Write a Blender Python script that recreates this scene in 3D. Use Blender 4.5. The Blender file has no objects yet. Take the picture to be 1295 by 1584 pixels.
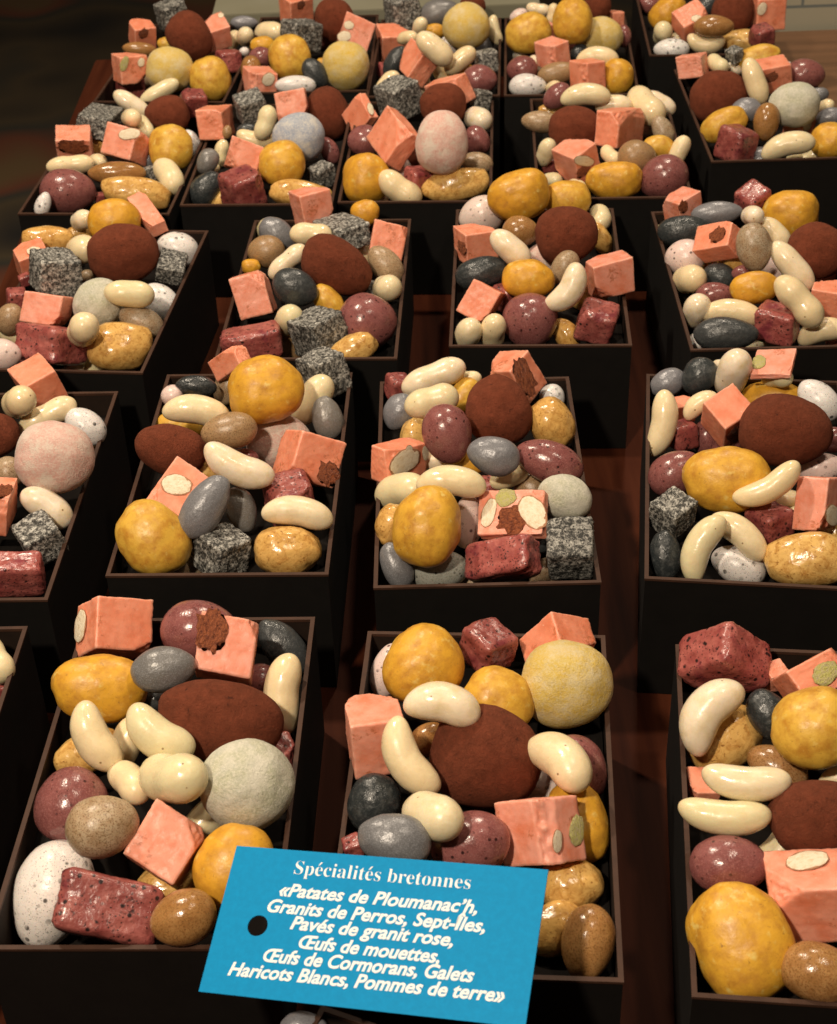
import bpy, bmesh, math, random
import numpy as np
from mathutils import Vector, Quaternion, Matrix, noise

scene = bpy.context.scene
CAM = {'loc': [0, 0, 0.6936], 'q': [0.89014, 0.45533, 0.00828, -0.01618], 'lens': 54.548}
BOX_W, BOX_D, BOX_H = 0.14, 0.2459, 0.095

# ------------------------------------------------------------------ camera
cam_data = bpy.data.cameras.new('camera')
cam = bpy.data.objects.new('camera', cam_data)
scene.collection.objects.link(cam)
cam.rotation_mode = 'QUATERNION'
cam.location = CAM['loc']
cam.rotation_quaternion = CAM['q']
cam_data.lens = CAM['lens']
cam_data.sensor_width = 36
cam_data.clip_start = 0.01
cam_data.clip_end = 60
cam_data.dof.use_dof = True
cam_data.dof.focus_distance = 0.95
cam_data.dof.aperture_fstop = 22
scene.camera = cam
# ------------------------------------------------------------------ light
world = bpy.data.worlds.new('World')
scene.world = world
world.use_nodes = True
bg = world.node_tree.nodes['Background']
bg.inputs[0].default_value = (1.0, 0.72, 0.48, 1)
bg.inputs[1].default_value = 0.06

def spot(name, loc, target, energy, size=0.03, angle=95, col=(1.0, 0.84, 0.65)):
    l = bpy.data.lights.new(name, 'SPOT')
    l.energy = energy; l.color = col; l.shadow_soft_size = size
    l.spot_size = math.radians(angle); l.spot_blend = 0.6
    o = bpy.data.objects.new(name, l); scene.collection.objects.link(o)
    o.location = loc
    o.rotation_euler = (Vector(target) - Vector(loc)).to_track_quat('-Z', 'Y').to_euler()
    return o
spot('spot_lamp', (-0.55, 1.25, 1.45), (-0.1, 1.15, 0.1), 57, .045, 140)
spot('spot_lamp', (-0.42, -0.05, 1.25), (0.0, 0.85, 0.1), 64, .045, 110)
spot('spot_lamp', (0.42, 0.55, 1.5), (0.1, 0.95, 0.1), 16, .045)
spot('spot_lamp', (0.30, 1.85, 1.45), (0.1, 1.5, 0.1), 32, .045)
scene.view_settings.view_transform = 'Standard'
scene.view_settings.look = 'None'
scene.view_settings.exposure = 0.0
scene.view_settings.gamma = 1.0
scene.view_settings.use_curve_mapping = False
try:
    scene.cycles.max_bounces = 6
    scene.cycles.use_denoising = True
except Exception:
    pass

BOXES = [('A1', -0.2157, 0.4847, -0.0434), ('A2', -0.0529, 0.4641, -0.0831), ('A3', 0.1172, 0.4431, -0.1243), ('A0', -0.3854, 0.4832, -0.0257), ('B1', -0.198, 0.7727, -0.0478), ('B2', -0.0292, 0.7507, -0.018), ('B3', 0.1384, 0.7504, -0.1446), ('B0', -0.3713, 0.7566, -0.0416), ('C0', -0.3451, 1.0387, -0.1154), ('C1', -0.1522, 1.0391, -0.061), ('C2', 0.0285, 1.0464, -0.0641), ('C3', 0.2121, 1.0267, -0.0204), ('D0', -0.356, 1.3176, -0.0922), ('D1', -0.2082, 1.3231, -0.0663), ('D2', -0.0633, 1.317, -0.0676), ('D3', 0.1185, 1.3083, -0.053), ('D4', 0.2891, 1.3775, -0.0109), ('E0', -0.3276, 1.5913, -0.1073), ('E1', -0.1763, 1.6005, -0.0418), ('E2', -0.0391, 1.5767, -0.0697), ('E3', 0.1055, 1.5665, -0.069), ('E4', 0.2719, 1.6699, -0.0612), ('Z0', -0.1525, 0.2205, -0.4189)]
BOXN = {'A0': 'box cut off at front left', 'A1': 'front box left of card', 'A2': 'front box right behind card', 'A3': 'rightmost front box', 'Z0': 'box under the blue card', 'B0': 'leftmost box of second row', 'B1': 'second box of second row', 'B2': 'third box of second row', 'B3': 'rightmost box of second row', 'C0': 'leftmost box of third row', 'C1': 'second box of third row', 'C2': 'third box of third row', 'C3': 'rightmost box of third row', 'D0': 'leftmost box of fourth row', 'D1': 'second box of fourth row', 'D2': 'middle box of fourth row', 'D3': 'fourth box of fourth row', 'D4': 'rightmost box of fourth row', 'E0': 'leftmost box of back row', 'E1': 'second box of back row', 'E2': 'middle box of back row', 'E3': 'fourth box of back row', 'E4': 'rightmost box of back row'}
CARD = {'loc': [-0.0275, 0.4526, 0.1374], 'q': [0.9732, 0.1631, -0.1019, -0.1264], 'w': 0.1515, 'h': 0.0699, 'hole': [-0.05521, -0.00244], 'rh': 0.0049, 'text': [(-0.0437, 0.02342, 0.04153, 0.02301), (-0.04857, 0.01256, 0.04661, 0.01217), (-0.05256, 0.00457, 0.05155, 0.00408), (-0.03927, -0.00246, 0.03818, -0.00345), (-0.03326, -0.01076, 0.03349, -0.0114), (-0.0487, -0.01841, 0.05025, -0.01814), (-0.06386, -0.02618, 0.06508, -0.02534)]}
DATA = [
('nc','A1',-0.1834,0.713,0.1016,0.441,-0.548,-0.71,-0.004,0.017,0.0193,0.014,-1,'pink nougat cube with almond beside the yellow potato, front box left of card',[('a',0.00092,-0.01933,0.00621,0.701,0.701,0.09,-0.09,0.00969,0.00745)]),
('me','A1',-0.1326,0.7082,0.1013,0.904,0.422,0.072,0.014,0.0231,0.0185,0.0185,-1,'mauve speckled egg candy behind the truffle, front box left of card',[]),
('nc','A1',-0.112,0.6741,0.1153,0.095,-0.058,-0.938,-0.328,0.0175,0.0173,0.017,-1,'pink nougat cube with crumbly hollow behind the truffle, front box left of card',[('k',0.00987,0.00631,-0.01703,0.0,0.702,0.712,0.0,0.01159,0.00783)]),
('gp','A1',-0.1442,0.6482,0.1249,0.903,0.415,0.047,0.097,0.018,0.0129,0.011,-1,'smooth grey pebble candy beside the charcoal pebble, front box left of card',[]),
('dp','A1',-0.0842,0.7104,0.0848,0.824,0.357,0.22,-0.382,0.0203,0.0117,0.0099,-1,'dark charcoal pebble candy rightmost, front box left of card',[]),
('be','A1',-0.0812,0.6561,0.0969,0.656,0.323,-0.246,0.636,0.0228,0.0107,0.0107,1,'cream white bean candy right of the truffle, front box left of card',[]),
('po','A1',-0.1825,0.6525,0.109,0.909,0.399,0.119,-0.015,0.027,0.0193,0.0183,-1,'matte yellow potato candy left of the truffle, front box left of card',[]),
('tr','A1',-0.1123,0.6201,0.1104,0.912,0.386,0.108,-0.086,0.0346,0.0226,0.0215,-1,'cocoa dusted brown truffle behind the green ball, front box left of card',[]),
('be','A1',-0.1759,0.5982,0.1218,0.805,0.285,0.284,-0.437,0.0206,0.0103,0.0103,2,'cream white bean candy leftmost, front box left of card',[]),
('be','A1',-0.1415,0.595,0.125,0.879,0.346,0.199,-0.26,0.0208,0.0113,0.0113,2,'cream white bean candy fourth from the left, front box left of card',[]),
('be','A1',-0.1648,0.6184,0.0978,0.739,0.372,-0.145,0.542,0.0158,0.0085,0.0085,0,'cream white bean candy fourth from the back, front box left of card',[]),
('pg','A1',-0.1874,0.6206,0.0911,0.867,0.399,-0.016,0.299,0.0193,0.0115,0.0109,-1,'glossy tan potato candy behind the tan egg, front box left of card',[]),
('be','A1',-0.156,0.5786,0.1092,0.879,0.154,-0.129,-0.432,0.0163,0.0088,0.0088,5,'cream white bean candy nearest, front box left of card',[]),
('be','A1',-0.1301,0.5634,0.126,0.85,0.313,-0.369,-0.207,0.0238,0.0129,0.0129,4,'cream white bean candy second from the right, front box left of card',[]),
('me','A1',-0.1859,0.5703,0.1017,0.635,0.339,-0.184,0.67,0.0203,0.0196,0.0196,-1,'mauve speckled egg candy behind the white egg, front box left of card',[]),
('te','A1',-0.1623,0.5359,0.1218,0.915,0.374,0.053,0.141,0.0183,0.0154,0.0154,-1,'tan speckled egg candy beside the mauve egg, front box left of card',[]),
('nc','A1',-0.1326,0.5389,0.1037,0.157,-0.259,-0.913,-0.274,0.0166,0.0165,0.0155,-1,'pink nougat cube right of the tan egg, front box left of card',[]),
('bg','A1',-0.0939,0.5705,0.1115,0.925,0.376,0.06,0.005,0.0249,0.0242,0.0242,-1,'grey green powdered ball candy in front of the truffle, front box left of card',[]),
('po','A1',-0.0983,0.5272,0.099,0.806,0.338,-0.121,0.471,0.0221,0.0195,0.0185,-1,'matte yellow potato candy in front of the green ball, front box left of card',[]),
('we','A1',-0.1935,0.5306,0.0795,0.724,0.345,-0.117,0.586,0.0277,0.0198,0.0198,-1,'white speckled egg candy beside the red cube, front box left of card',[]),
('rc','A1',-0.1593,0.5069,0.0942,0.119,-0.064,-0.947,-0.29,0.0265,0.0159,0.0204,-1,'dark red glazed cube right of the white egg, front box left of card',[]),
('ae','A1',-0.1197,0.4918,0.1038,0.922,0.347,0.019,0.172,0.0162,0.0134,0.0134,-1,'amber brown egg candy beside the tan potato, front box left of card',[]),
('rc','A1',-0.0818,0.623,0.0814,0.983,0.057,-0.0,0.173,0.0087,0.0091,0.0094,-1,'dark red glazed cube right of the truffle, front box left of card',[]),
('me','A1',-0.0945,0.6758,0.0884,0.912,0.406,0.055,0.005,0.0113,0.0106,0.0106,-1,'mauve speckled egg candy rightmost, front box left of card',[]),
('dp','A1',-0.154,0.6571,0.0948,0.912,0.401,0.086,0.018,0.0074,0.0066,0.0057,-1,'dark charcoal pebble candy left of the truffle, front box left of card',[]),
('pe','A2',-0.0215,0.689,0.0816,0.73,0.336,-0.234,0.546,0.0167,0.01,0.01,-1,'pale pink speckled egg candy beside the yellow potato, front box right behind card',[]),
('po','A2',-0.0008,0.6607,0.1089,0.848,0.382,-0.15,0.334,0.0239,0.0223,0.0212,-1,'matte yellow potato candy leftmost, front box right behind card',[]),
('rc','A2',0.037,0.6772,0.108,0.95,0.017,0.086,0.3,0.0129,0.0129,0.012,-1,'dark red glazed cube behind the truffle, front box right behind card',[]),
('nc','A2',0.0785,0.6851,0.1009,0.308,-0.545,-0.77,0.121,0.0113,0.0165,0.0158,-1,'pink nougat cube behind the yellow ball, front box right behind card',[]),
('by','A2',0.0793,0.6464,0.1046,0.913,0.404,-0.036,-0.036,0.026,0.0249,0.0249,-1,'yellow powdered ball candy right of the white egg, front box right behind card',[]),
('po','A2',0.0412,0.6335,0.107,0.878,0.391,0.09,-0.262,0.0202,0.0171,0.0163,-1,'matte yellow potato candy behind the truffle, front box right behind card',[]),
('be','A2',0.0092,0.5998,0.1369,0.911,0.398,0.037,-0.099,0.0205,0.0111,0.0111,1,'cream white bean candy rearmost, front box right behind card',[]),
('nc','A2',-0.0277,0.6121,0.1043,0.99,-0.095,0.023,0.104,0.0163,0.0169,0.0174,-1,'pink nougat cube left of the truffle, front box right behind card',[]),
('be','A2',-0.0109,0.5748,0.1212,0.793,0.326,0.203,-0.474,0.0226,0.0106,0.0106,7,'cream white bean candy left of the truffle, front box right behind card',[]),
('ae','A2',0.0,0.614,0.0971,0.857,0.362,-0.142,0.337,0.0115,0.0085,0.0085,-1,'amber brown egg candy left of the truffle, front box right behind card',[]),
('tr','A2',0.0314,0.5921,0.1038,0.912,0.382,0.04,-0.144,0.03,0.0277,0.0264,-1,'cocoa dusted brown truffle in front of the white egg, front box right behind card',[]),
('be','A2',0.0689,0.5739,0.119,0.845,0.242,-0.195,-0.436,0.0222,0.012,0.012,1,'cream white bean candy right of the truffle, front box right behind card',[]),
('me','A2',0.0804,0.5904,0.0951,0.782,0.348,0.156,-0.492,0.0188,0.0151,0.0151,-1,'mauve speckled egg candy right of the truffle, front box right behind card',[]),
('dp','A2',-0.0286,0.565,0.1004,0.809,0.333,-0.166,0.455,0.0157,0.0139,0.0118,-1,'dark charcoal pebble candy behind the grey pebble, front box right behind card',[]),
('gp','A2',-0.0175,0.5173,0.1247,0.928,0.358,0.048,-0.094,0.0181,0.013,0.011,-1,'smooth grey pebble candy in front of the charcoal pebble, front box right behind card',[]),
('be','A2',0.0013,0.5328,0.1242,0.834,0.23,-0.378,-0.33,0.0212,0.0115,0.0115,0,'cream white bean candy right of the charcoal pebble, front box right behind card',[]),
('me','A2',0.0198,0.5316,0.1041,0.931,0.357,-0.037,0.06,0.0204,0.0162,0.0162,-1,'mauve speckled egg candy in front of the truffle, front box right behind card',[]),
('nc','A2',0.0555,0.5392,0.1034,0.175,0.34,0.863,-0.33,0.0168,0.0142,0.0171,-1,'pink nougat cube with almond beside the yellow potato, front box right behind card',[('a',-0.01676,-0.00732,0.00473,0.085,-0.702,-0.085,0.702,0.0055,0.00365),('p',-0.01676,0.00853,0.00148,0.127,-0.696,-0.127,0.696,0.00768,0.00562)]),
('po','A2',0.077,0.5571,0.0893,0.717,0.312,0.191,-0.593,0.0219,0.0154,0.0146,-1,'matte yellow potato candy nearest, front box right behind card',[]),
('pg','A2',0.0705,0.5231,0.0797,0.937,0.346,-0.035,-0.032,0.0164,0.0142,0.0135,-1,'glossy tan potato candy rearmost, front box right behind card',[]),
('pg','A2',0.0591,0.4962,0.08,0.932,0.324,-0.087,0.135,0.0159,0.0131,0.0125,-1,'glossy tan potato candy nearest, front box right behind card',[]),
('ae','A2',0.0733,0.4788,0.0907,0.743,0.227,-0.242,0.581,0.0185,0.0128,0.0128,-1,'amber brown egg candy nearest, front box right behind card',[]),
('rc','A2',-0.0395,0.5381,0.0979,0.99,-0.047,-0.098,0.087,0.0051,0.0053,0.0053,-1,'dark red glazed cube left of the grey pebble, front box right behind card',[]),
('we','A2',0.0577,0.66,0.0902,0.914,0.404,-0.022,-0.03,0.0073,0.0073,0.0073,-1,'white speckled egg candy behind the truffle, front box right behind card',[]),
('rc','A3',0.1716,0.6655,0.1002,0.397,0.163,0.892,0.144,0.021,0.0143,0.0212,-1,'dark red glazed cube behind the tan potato, rightmost front box',[]),
('nc','A3',0.2143,0.6357,0.1115,0.426,0.51,0.725,-0.18,0.0161,0.0178,0.0108,-1,'pink nougat cube with pistachio right of the red cube, rightmost front box',[('p',-0.01612,0.00101,0.00091,0.445,-0.549,-0.445,0.549,0.00817,0.006)]),
('nc','A3',0.1996,0.6589,0.0936,0.983,0.057,0.004,0.173,0.0067,0.0063,0.007,-1,'pink nougat cube right of the red cube, rightmost front box',[]),
('be','A3',0.1509,0.6099,0.1135,0.835,0.315,-0.248,0.376,0.0231,0.0125,0.0125,6,'cream white bean candy in front of the red cube, rightmost front box',[]),
('pg','A3',0.1637,0.6164,0.0885,0.88,0.336,-0.207,0.264,0.0225,0.0178,0.017,-1,'glossy tan potato candy in front of the red cube, rightmost front box',[]),
('dp','A3',0.1852,0.6112,0.1087,0.761,0.386,0.117,-0.508,0.0152,0.0107,0.0091,-1,'dark charcoal pebble candy right of the tan potato, rightmost front box',[]),
('po','A3',0.2035,0.5885,0.1204,0.914,0.388,-0.104,-0.064,0.0229,0.0218,0.0207,-1,'matte yellow potato candy behind the truffle, rightmost front box',[]),
('ae','A3',0.1861,0.5866,0.0934,0.873,0.388,0.007,-0.294,0.0173,0.0113,0.0113,-1,'amber brown egg candy right of the tan potato, rightmost front box',[]),
('be','A3',0.1587,0.5462,0.125,0.919,0.377,-0.069,-0.094,0.0222,0.0092,0.0092,2,'cream white bean candy rightmost, rightmost front box',[]),
('be','A3',0.1465,0.5338,0.1145,0.924,0.367,-0.063,-0.091,0.0231,0.0091,0.0091,2,'cream white bean candy nearest, rightmost front box',[]),
('nc','A3',0.1463,0.5847,0.0818,0.996,0.087,0.022,-0.0,0.0083,0.009,0.0083,-1,'pink nougat cube in front of the tan potato, rightmost front box',[]),
('tr','A3',0.1937,0.5309,0.1142,0.924,0.362,-0.106,-0.061,0.0259,0.0189,0.0179,-1,'cocoa dusted brown truffle right of the mauve egg, rightmost front box',[]),
('me','A3',0.1467,0.5153,0.1006,0.932,0.35,-0.08,-0.049,0.0195,0.0146,0.0146,-1,'mauve speckled egg candy left of the truffle, rightmost front box',[]),
('po','A3',0.1455,0.4734,0.0941,0.767,0.32,0.108,-0.545,0.0287,0.0234,0.0222,-1,'matte yellow potato candy in front of the mauve egg, rightmost front box',[]),
('nc','A3',0.1816,0.4947,0.1,0.103,0.066,0.987,-0.102,0.0196,0.0168,0.0164,-1,'pink nougat cube with almond in front of the truffle, rightmost front box',[('a',-0.00149,0.00573,-0.01644,0.0,0.113,0.994,0.0,0.00996,0.00723)]),
('ae','A3',0.1769,0.4506,0.0988,0.926,0.328,-0.062,-0.176,0.0188,0.0136,0.0136,-1,'amber brown egg candy nearest, rightmost front box',[]),
('dp','A3',0.1807,0.4805,0.0825,0.93,0.334,-0.073,-0.136,0.0095,0.0048,0.004,-1,'dark charcoal pebble candy nearest, rightmost front box',[]),
('be','A0',-0.2534,0.6949,0.0965,0.861,0.126,0.015,-0.493,0.0184,0.0099,0.0099,4,'cream white bean candy behind the red cube, box cut off at front left',[]),
('rc','A0',-0.2511,0.6839,0.0828,0.99,-0.026,0.109,0.087,0.0053,0.0056,0.0059,-1,'dark red glazed cube in front of the bean, box cut off at front left',[]),
('nc','B1',-0.1354,0.9993,0.1154,0.424,0.025,0.789,0.444,0.0182,0.0089,0.0059,-1,'pink nougat cube beside the tan egg, second box of second row',[]),
('gc','B1',-0.0666,0.9986,0.1032,0.946,-0.11,-0.068,0.298,0.0147,0.0157,0.0163,-1,'grey granite patterned cube rearmost, second box of second row',[]),
('dp','B1',-0.1602,0.9841,0.105,0.868,0.487,0.091,-0.02,0.0153,0.008,0.0068,-1,'dark charcoal pebble candy right of the pink egg, second box of second row',[]),
('pe','B1',-0.1782,0.9808,0.0992,0.869,0.488,0.076,0.022,0.0084,0.0084,0.0084,-1,'pale pink speckled egg candy behind the truffle, second box of second row',[]),
('te','B1',-0.1395,1.0067,0.0894,0.746,0.455,-0.193,0.446,0.0149,0.011,0.011,-1,'tan speckled egg candy right of the charcoal pebble, second box of second row',[]),
('po','B1',-0.1033,0.9317,0.1319,0.866,0.493,0.007,0.083,0.0268,0.0236,0.0224,-1,'matte yellow potato candy behind the pink ball, second box of second row',[]),
('be','B1',-0.1516,0.9218,0.1228,0.871,0.478,0.103,-0.043,0.0239,0.0109,0.0109,1,'cream white bean candy in front of the charcoal pebble, second box of second row',[]),
('be','B1',-0.0741,0.9601,0.104,0.774,0.45,-0.192,0.403,0.0211,0.0113,0.0113,0,'cream white bean candy rightmost, second box of second row',[]),
('gp','B1',-0.0627,0.942,0.0997,0.693,0.362,0.32,-0.535,0.016,0.0112,0.0095,-1,'smooth grey pebble candy right of the pink ball, second box of second row',[]),
('po','B1',-0.171,0.9616,0.0867,0.874,0.48,0.075,0.021,0.019,0.0099,0.0094,-1,'matte yellow potato candy behind the truffle, second box of second row',[]),
('tr','B1',-0.1685,0.8911,0.1106,0.873,0.459,0.139,-0.094,0.0249,0.0178,0.0169,-1,'cocoa dusted brown truffle in front of the pink egg, second box of second row',[]),
('te','B1',-0.1266,0.8899,0.125,0.871,0.482,0.019,0.089,0.0194,0.0127,0.0127,-1,'tan speckled egg candy right of the truffle, second box of second row',[]),
('bp','B1',-0.0974,0.9273,0.0903,0.878,0.476,0.047,0.005,0.0237,0.02,0.02,-1,'pink powdered ball candy right of the mauve egg, second box of second row',[]),
('nc','B1',-0.0741,0.8868,0.1023,0.423,0.34,0.793,0.276,0.0181,0.0172,0.0175,-1,'pink nougat cube with crumbly hollow right of the pink ball, second box of second row',[('k',-0.0181,-0.00743,0.01056,0.547,-0.448,-0.547,0.448,0.00763,0.00725)]),
('be','B1',-0.1183,0.8483,0.1225,0.863,0.444,0.159,-0.18,0.0253,0.0113,0.0113,2,'cream white bean candy in front of the mauve egg, second box of second row',[]),
('me','B1',-0.12,0.8954,0.099,0.88,0.471,0.058,0.01,0.0108,0.0065,0.0065,-1,'mauve speckled egg candy left of the pink ball, second box of second row',[]),
('nc','B1',-0.1601,0.8481,0.106,0.129,-0.25,-0.937,-0.206,0.0138,0.0209,0.0036,-1,'pink nougat cube with hazelnut in front of the truffle, second box of second row',[('h',0.00169,0.00204,-0.00361,0.0,0.218,0.976,0.0,0.00999,0.00787)]),
('gp','B1',-0.1371,0.8148,0.1158,0.768,0.433,-0.161,0.443,0.0231,0.013,0.0111,-1,'smooth grey pebble candy in front of the truffle, second box of second row',[]),
('gp','B1',-0.1178,0.8402,0.0943,0.733,0.34,0.31,-0.501,0.0159,0.0104,0.0088,-1,'smooth grey pebble candy in front of the pink ball, second box of second row',[]),
('rc','B1',-0.0858,0.8489,0.0932,0.99,0.047,-0.035,0.13,0.0162,0.016,0.017,-1,'dark red glazed cube in front of the pink ball, second box of second row',[]),
('be','B1',-0.0779,0.8159,0.1084,0.887,0.452,0.074,-0.061,0.0235,0.0104,0.0104,1,'cream white bean candy in front of the pink ball, second box of second row',[]),
('po','B1',-0.1715,0.8042,0.1004,0.8,0.358,0.282,-0.391,0.0261,0.0221,0.021,-1,'matte yellow potato candy in front of the truffle, second box of second row',[]),
('gc','B1',-0.1286,0.8023,0.0886,0.936,-0.0,0.088,0.341,0.0152,0.016,0.0145,-1,'grey granite patterned cube nearest, second box of second row',[]),
('pg','B1',-0.0848,0.7963,0.0911,0.895,0.444,0.046,0.003,0.022,0.0167,0.0159,-1,'glossy tan potato candy in front of the red cube, second box of second row',[]),
('rc','B2',-0.0116,0.9858,0.0956,0.98,-0.023,0.091,0.173,0.009,0.0093,0.01,-1,'dark red glazed cube rearmost, third box of second row',[]),
('be','B2',0.0145,0.9814,0.1069,0.857,0.485,-0.091,0.147,0.0252,0.0103,0.0103,3,'cream white bean candy rearmost, third box of second row',[]),
('be','B2',0.0118,0.9229,0.1225,0.868,0.483,-0.059,0.096,0.0196,0.0105,0.0105,3,'cream white bean candy fourth from the front, third box of second row',[]),
('be','B2',0.042,0.9901,0.1005,0.87,0.493,-0.007,-0.025,0.0085,0.0046,0.0046,5,'cream white bean candy second from the right, third box of second row',[]),
('gp','B2',-0.0112,0.9503,0.0974,0.764,0.426,-0.23,0.426,0.0142,0.0116,0.0099,-1,'smooth grey pebble candy rearmost, third box of second row',[]),
('po','B2',0.0368,0.9754,0.0933,0.767,0.42,-0.248,0.416,0.0145,0.0107,0.0102,-1,'matte yellow potato candy left of the truffle, third box of second row',[]),
('nc','B2',0.0743,0.981,0.1043,0.255,0.339,0.905,0.039,0.0159,0.0134,0.016,-1,'pink nougat cube with crumbly hollow behind the truffle, third box of second row',[('k',-0.01594,-0.00513,-0.00263,0.703,0.077,-0.703,-0.077,0.01435,0.00764)]),
('tr','B2',0.0578,0.9239,0.1118,0.7,0.404,0.265,-0.525,0.0255,0.0233,0.0222,-1,'cocoa dusted brown truffle left of the white egg, third box of second row',[]),
('we','B2',0.1029,0.9842,0.084,0.774,0.454,0.179,-0.403,0.0101,0.0093,0.0093,-1,'white speckled egg candy right of the truffle, third box of second row',[]),
('pg','B2',0.0961,0.9205,0.1014,0.76,0.439,0.195,-0.437,0.019,0.0157,0.0149,-1,'glossy tan potato candy right of the truffle, third box of second row',[]),
('me','B2',0.0216,0.8876,0.1176,0.684,0.379,0.29,-0.551,0.0212,0.017,0.017,-1,'mauve speckled egg candy left of the truffle, third box of second row',[]),
('nc','B2',-0.0118,0.8826,0.1004,0.004,0.34,0.925,-0.171,0.0091,0.0209,0.0129,-1,'pink nougat cube with nuts beside the bean, third box of second row',[('h',-0.00909,-0.00584,-0.0022,0.472,-0.527,-0.472,0.527,0.01587,0.00874),('a',-0.00909,-0.00054,-0.00488,0.694,-0.138,-0.694,0.138,0.00885,0.00517),('a',-0.00909,0.01661,-0.00497,0.694,-0.138,-0.694,0.138,0.00565,0.00346)]),
('me','B2',0.0881,0.8552,0.1136,0.863,0.466,0.053,-0.189,0.0238,0.0142,0.0142,-1,'mauve speckled egg candy behind the green ball, third box of second row',[]),
('po','B2',0.035,0.8901,0.0924,0.873,0.461,-0.087,0.13,0.0172,0.0108,0.0102,-1,'matte yellow potato candy behind the pink egg, third box of second row',[]),
('gp','B2',0.0505,0.8478,0.1249,0.871,0.468,0.048,-0.143,0.0178,0.013,0.011,-1,'smooth grey pebble candy in front of the truffle, third box of second row',[]),
('be','B2',0.0618,0.8582,0.1013,0.87,0.45,-0.118,0.162,0.0142,0.0077,0.0077,0,'cream white bean candy in front of the truffle, third box of second row',[]),
('be','B2',0.022,0.8261,0.1212,0.885,0.464,0.011,-0.044,0.0229,0.0104,0.0104,1,'cream white bean candy behind the pink egg, third box of second row',[]),
('be','B2',-0.011,0.8473,0.1,0.817,0.453,-0.342,-0.105,0.0218,0.0118,0.0118,5,'cream white bean candy leftmost, third box of second row',[]),
('bg','B2',0.0961,0.827,0.1047,0.867,0.457,0.046,-0.191,0.0183,0.0149,0.0149,-1,'grey green powdered ball candy behind the granite cube, third box of second row',[]),
('nc','B2',0.0609,0.8097,0.1045,0.116,0.101,0.963,0.219,0.0232,0.0169,0.0041,-1,'broken pink nougat with nuts and hollow right of pink egg, third box of second row',[('a',0.01507,-0.00035,-0.00407,0.0,0.658,0.753,0.0,0.0103,0.00476),('p',0.00482,0.01037,-0.00407,0.0,0.195,0.981,0.0,0.00677,0.00686),('h',-0.01387,-0.00099,-0.00407,0.0,-0.484,0.875,0.0,0.01315,0.00806),('k',-0.00165,-0.00611,-0.00407,0.0,0.044,0.999,0.0,0.00988,0.00953)]),
('po','B2',0.0052,0.7856,0.1156,0.695,0.349,-0.286,0.56,0.0261,0.0219,0.0208,-1,'matte yellow potato candy left of the pink egg, third box of second row',[]),
('pe','B2',0.0317,0.8195,0.0928,0.673,0.33,-0.31,0.585,0.0177,0.0102,0.0102,-1,'pale pink speckled egg candy behind the grey egg, third box of second row',[]),
('pg','B2',-0.0183,0.8076,0.1013,0.715,0.369,-0.262,0.534,0.0141,0.0101,0.0096,-1,'glossy tan potato candy leftmost, third box of second row',[]),
('gp','B2',-0.0153,0.7797,0.0894,0.75,0.363,0.249,-0.493,0.0158,0.0096,0.0081,-1,'smooth grey pebble candy left of the grey egg, third box of second row',[]),
('se','B2',0.0126,0.784,0.0808,0.897,0.437,-0.036,0.059,0.0186,0.0133,0.0133,-1,'grey green speckled egg candy in front of the pink egg, third box of second row',[]),
('rc','B2',0.052,0.7746,0.095,0.262,0.081,0.908,0.316,0.0248,0.0129,0.0132,-1,'dark red glazed cube right of the grey egg, third box of second row',[]),
('gc','B2',0.0959,0.784,0.0952,0.03,0.047,0.979,0.198,0.0157,0.0159,0.0155,-1,'grey granite patterned cube right of the charcoal pebble, third box of second row',[]),
('gp','B3',0.1874,0.9806,0.0951,0.86,0.464,-0.166,0.134,0.0138,0.0103,0.0087,-1,'smooth grey pebble candy beside the charcoal pebble, rightmost box of second row',[]),
('dp','B3',0.2089,0.9748,0.1033,0.781,0.39,-0.306,0.381,0.0146,0.0124,0.0106,-1,'dark charcoal pebble candy right of the grey pebble, rightmost box of second row',[]),
('be','B3',0.2314,0.9669,0.1092,0.562,0.497,-0.601,0.277,0.0222,0.012,0.012,0,'cream white bean candy fourth from the right, rightmost box of second row',[]),
('be','B3',0.2247,0.9831,0.1077,0.73,0.407,-0.469,-0.286,0.0071,0.0038,0.0038,5,'cream white bean candy rearmost, rightmost box of second row',[]),
('nc','B3',0.26,0.9654,0.1173,0.135,0.189,0.97,0.07,0.015,0.0147,0.0022,-1,'pink nougat cube with pistachio behind the truffle, rightmost box of second row',[('p',0.01025,-1e-05,-0.00219,0.0,0.081,0.997,0.0,0.00487,0.00826)]),
('be','B3',0.2629,0.9627,0.1075,0.757,0.419,-0.428,-0.261,0.014,0.0076,0.0076,5,'cream white bean candy behind the truffle, rightmost box of second row',[]),
('po','B3',0.2638,0.9651,0.0869,0.868,0.482,-0.09,-0.071,0.0242,0.014,0.0133,-1,'matte yellow potato candy behind the truffle, rightmost box of second row',[]),
('we','B3',0.2884,0.9387,0.1014,0.772,0.483,0.09,-0.403,0.018,0.0124,0.0124,-1,'white speckled egg candy rearmost, rightmost box of second row',[]),
('be','B3',0.1732,0.9121,0.1035,0.705,0.327,-0.353,0.521,0.024,0.0097,0.0097,2,'cream white bean candy in front of the grey pebble, rightmost box of second row',[]),
('nc','B3',0.1931,0.9474,0.0923,0.995,0.028,-0.04,0.087,0.0076,0.0077,0.008,-1,'pink nougat cube in front of the grey pebble, rightmost box of second row',[]),
('be','B3',0.2006,0.9279,0.1091,0.849,0.439,-0.212,0.205,0.0141,0.0074,0.0074,1,'cream white bean candy fourth from the back, rightmost box of second row',[]),
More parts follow.
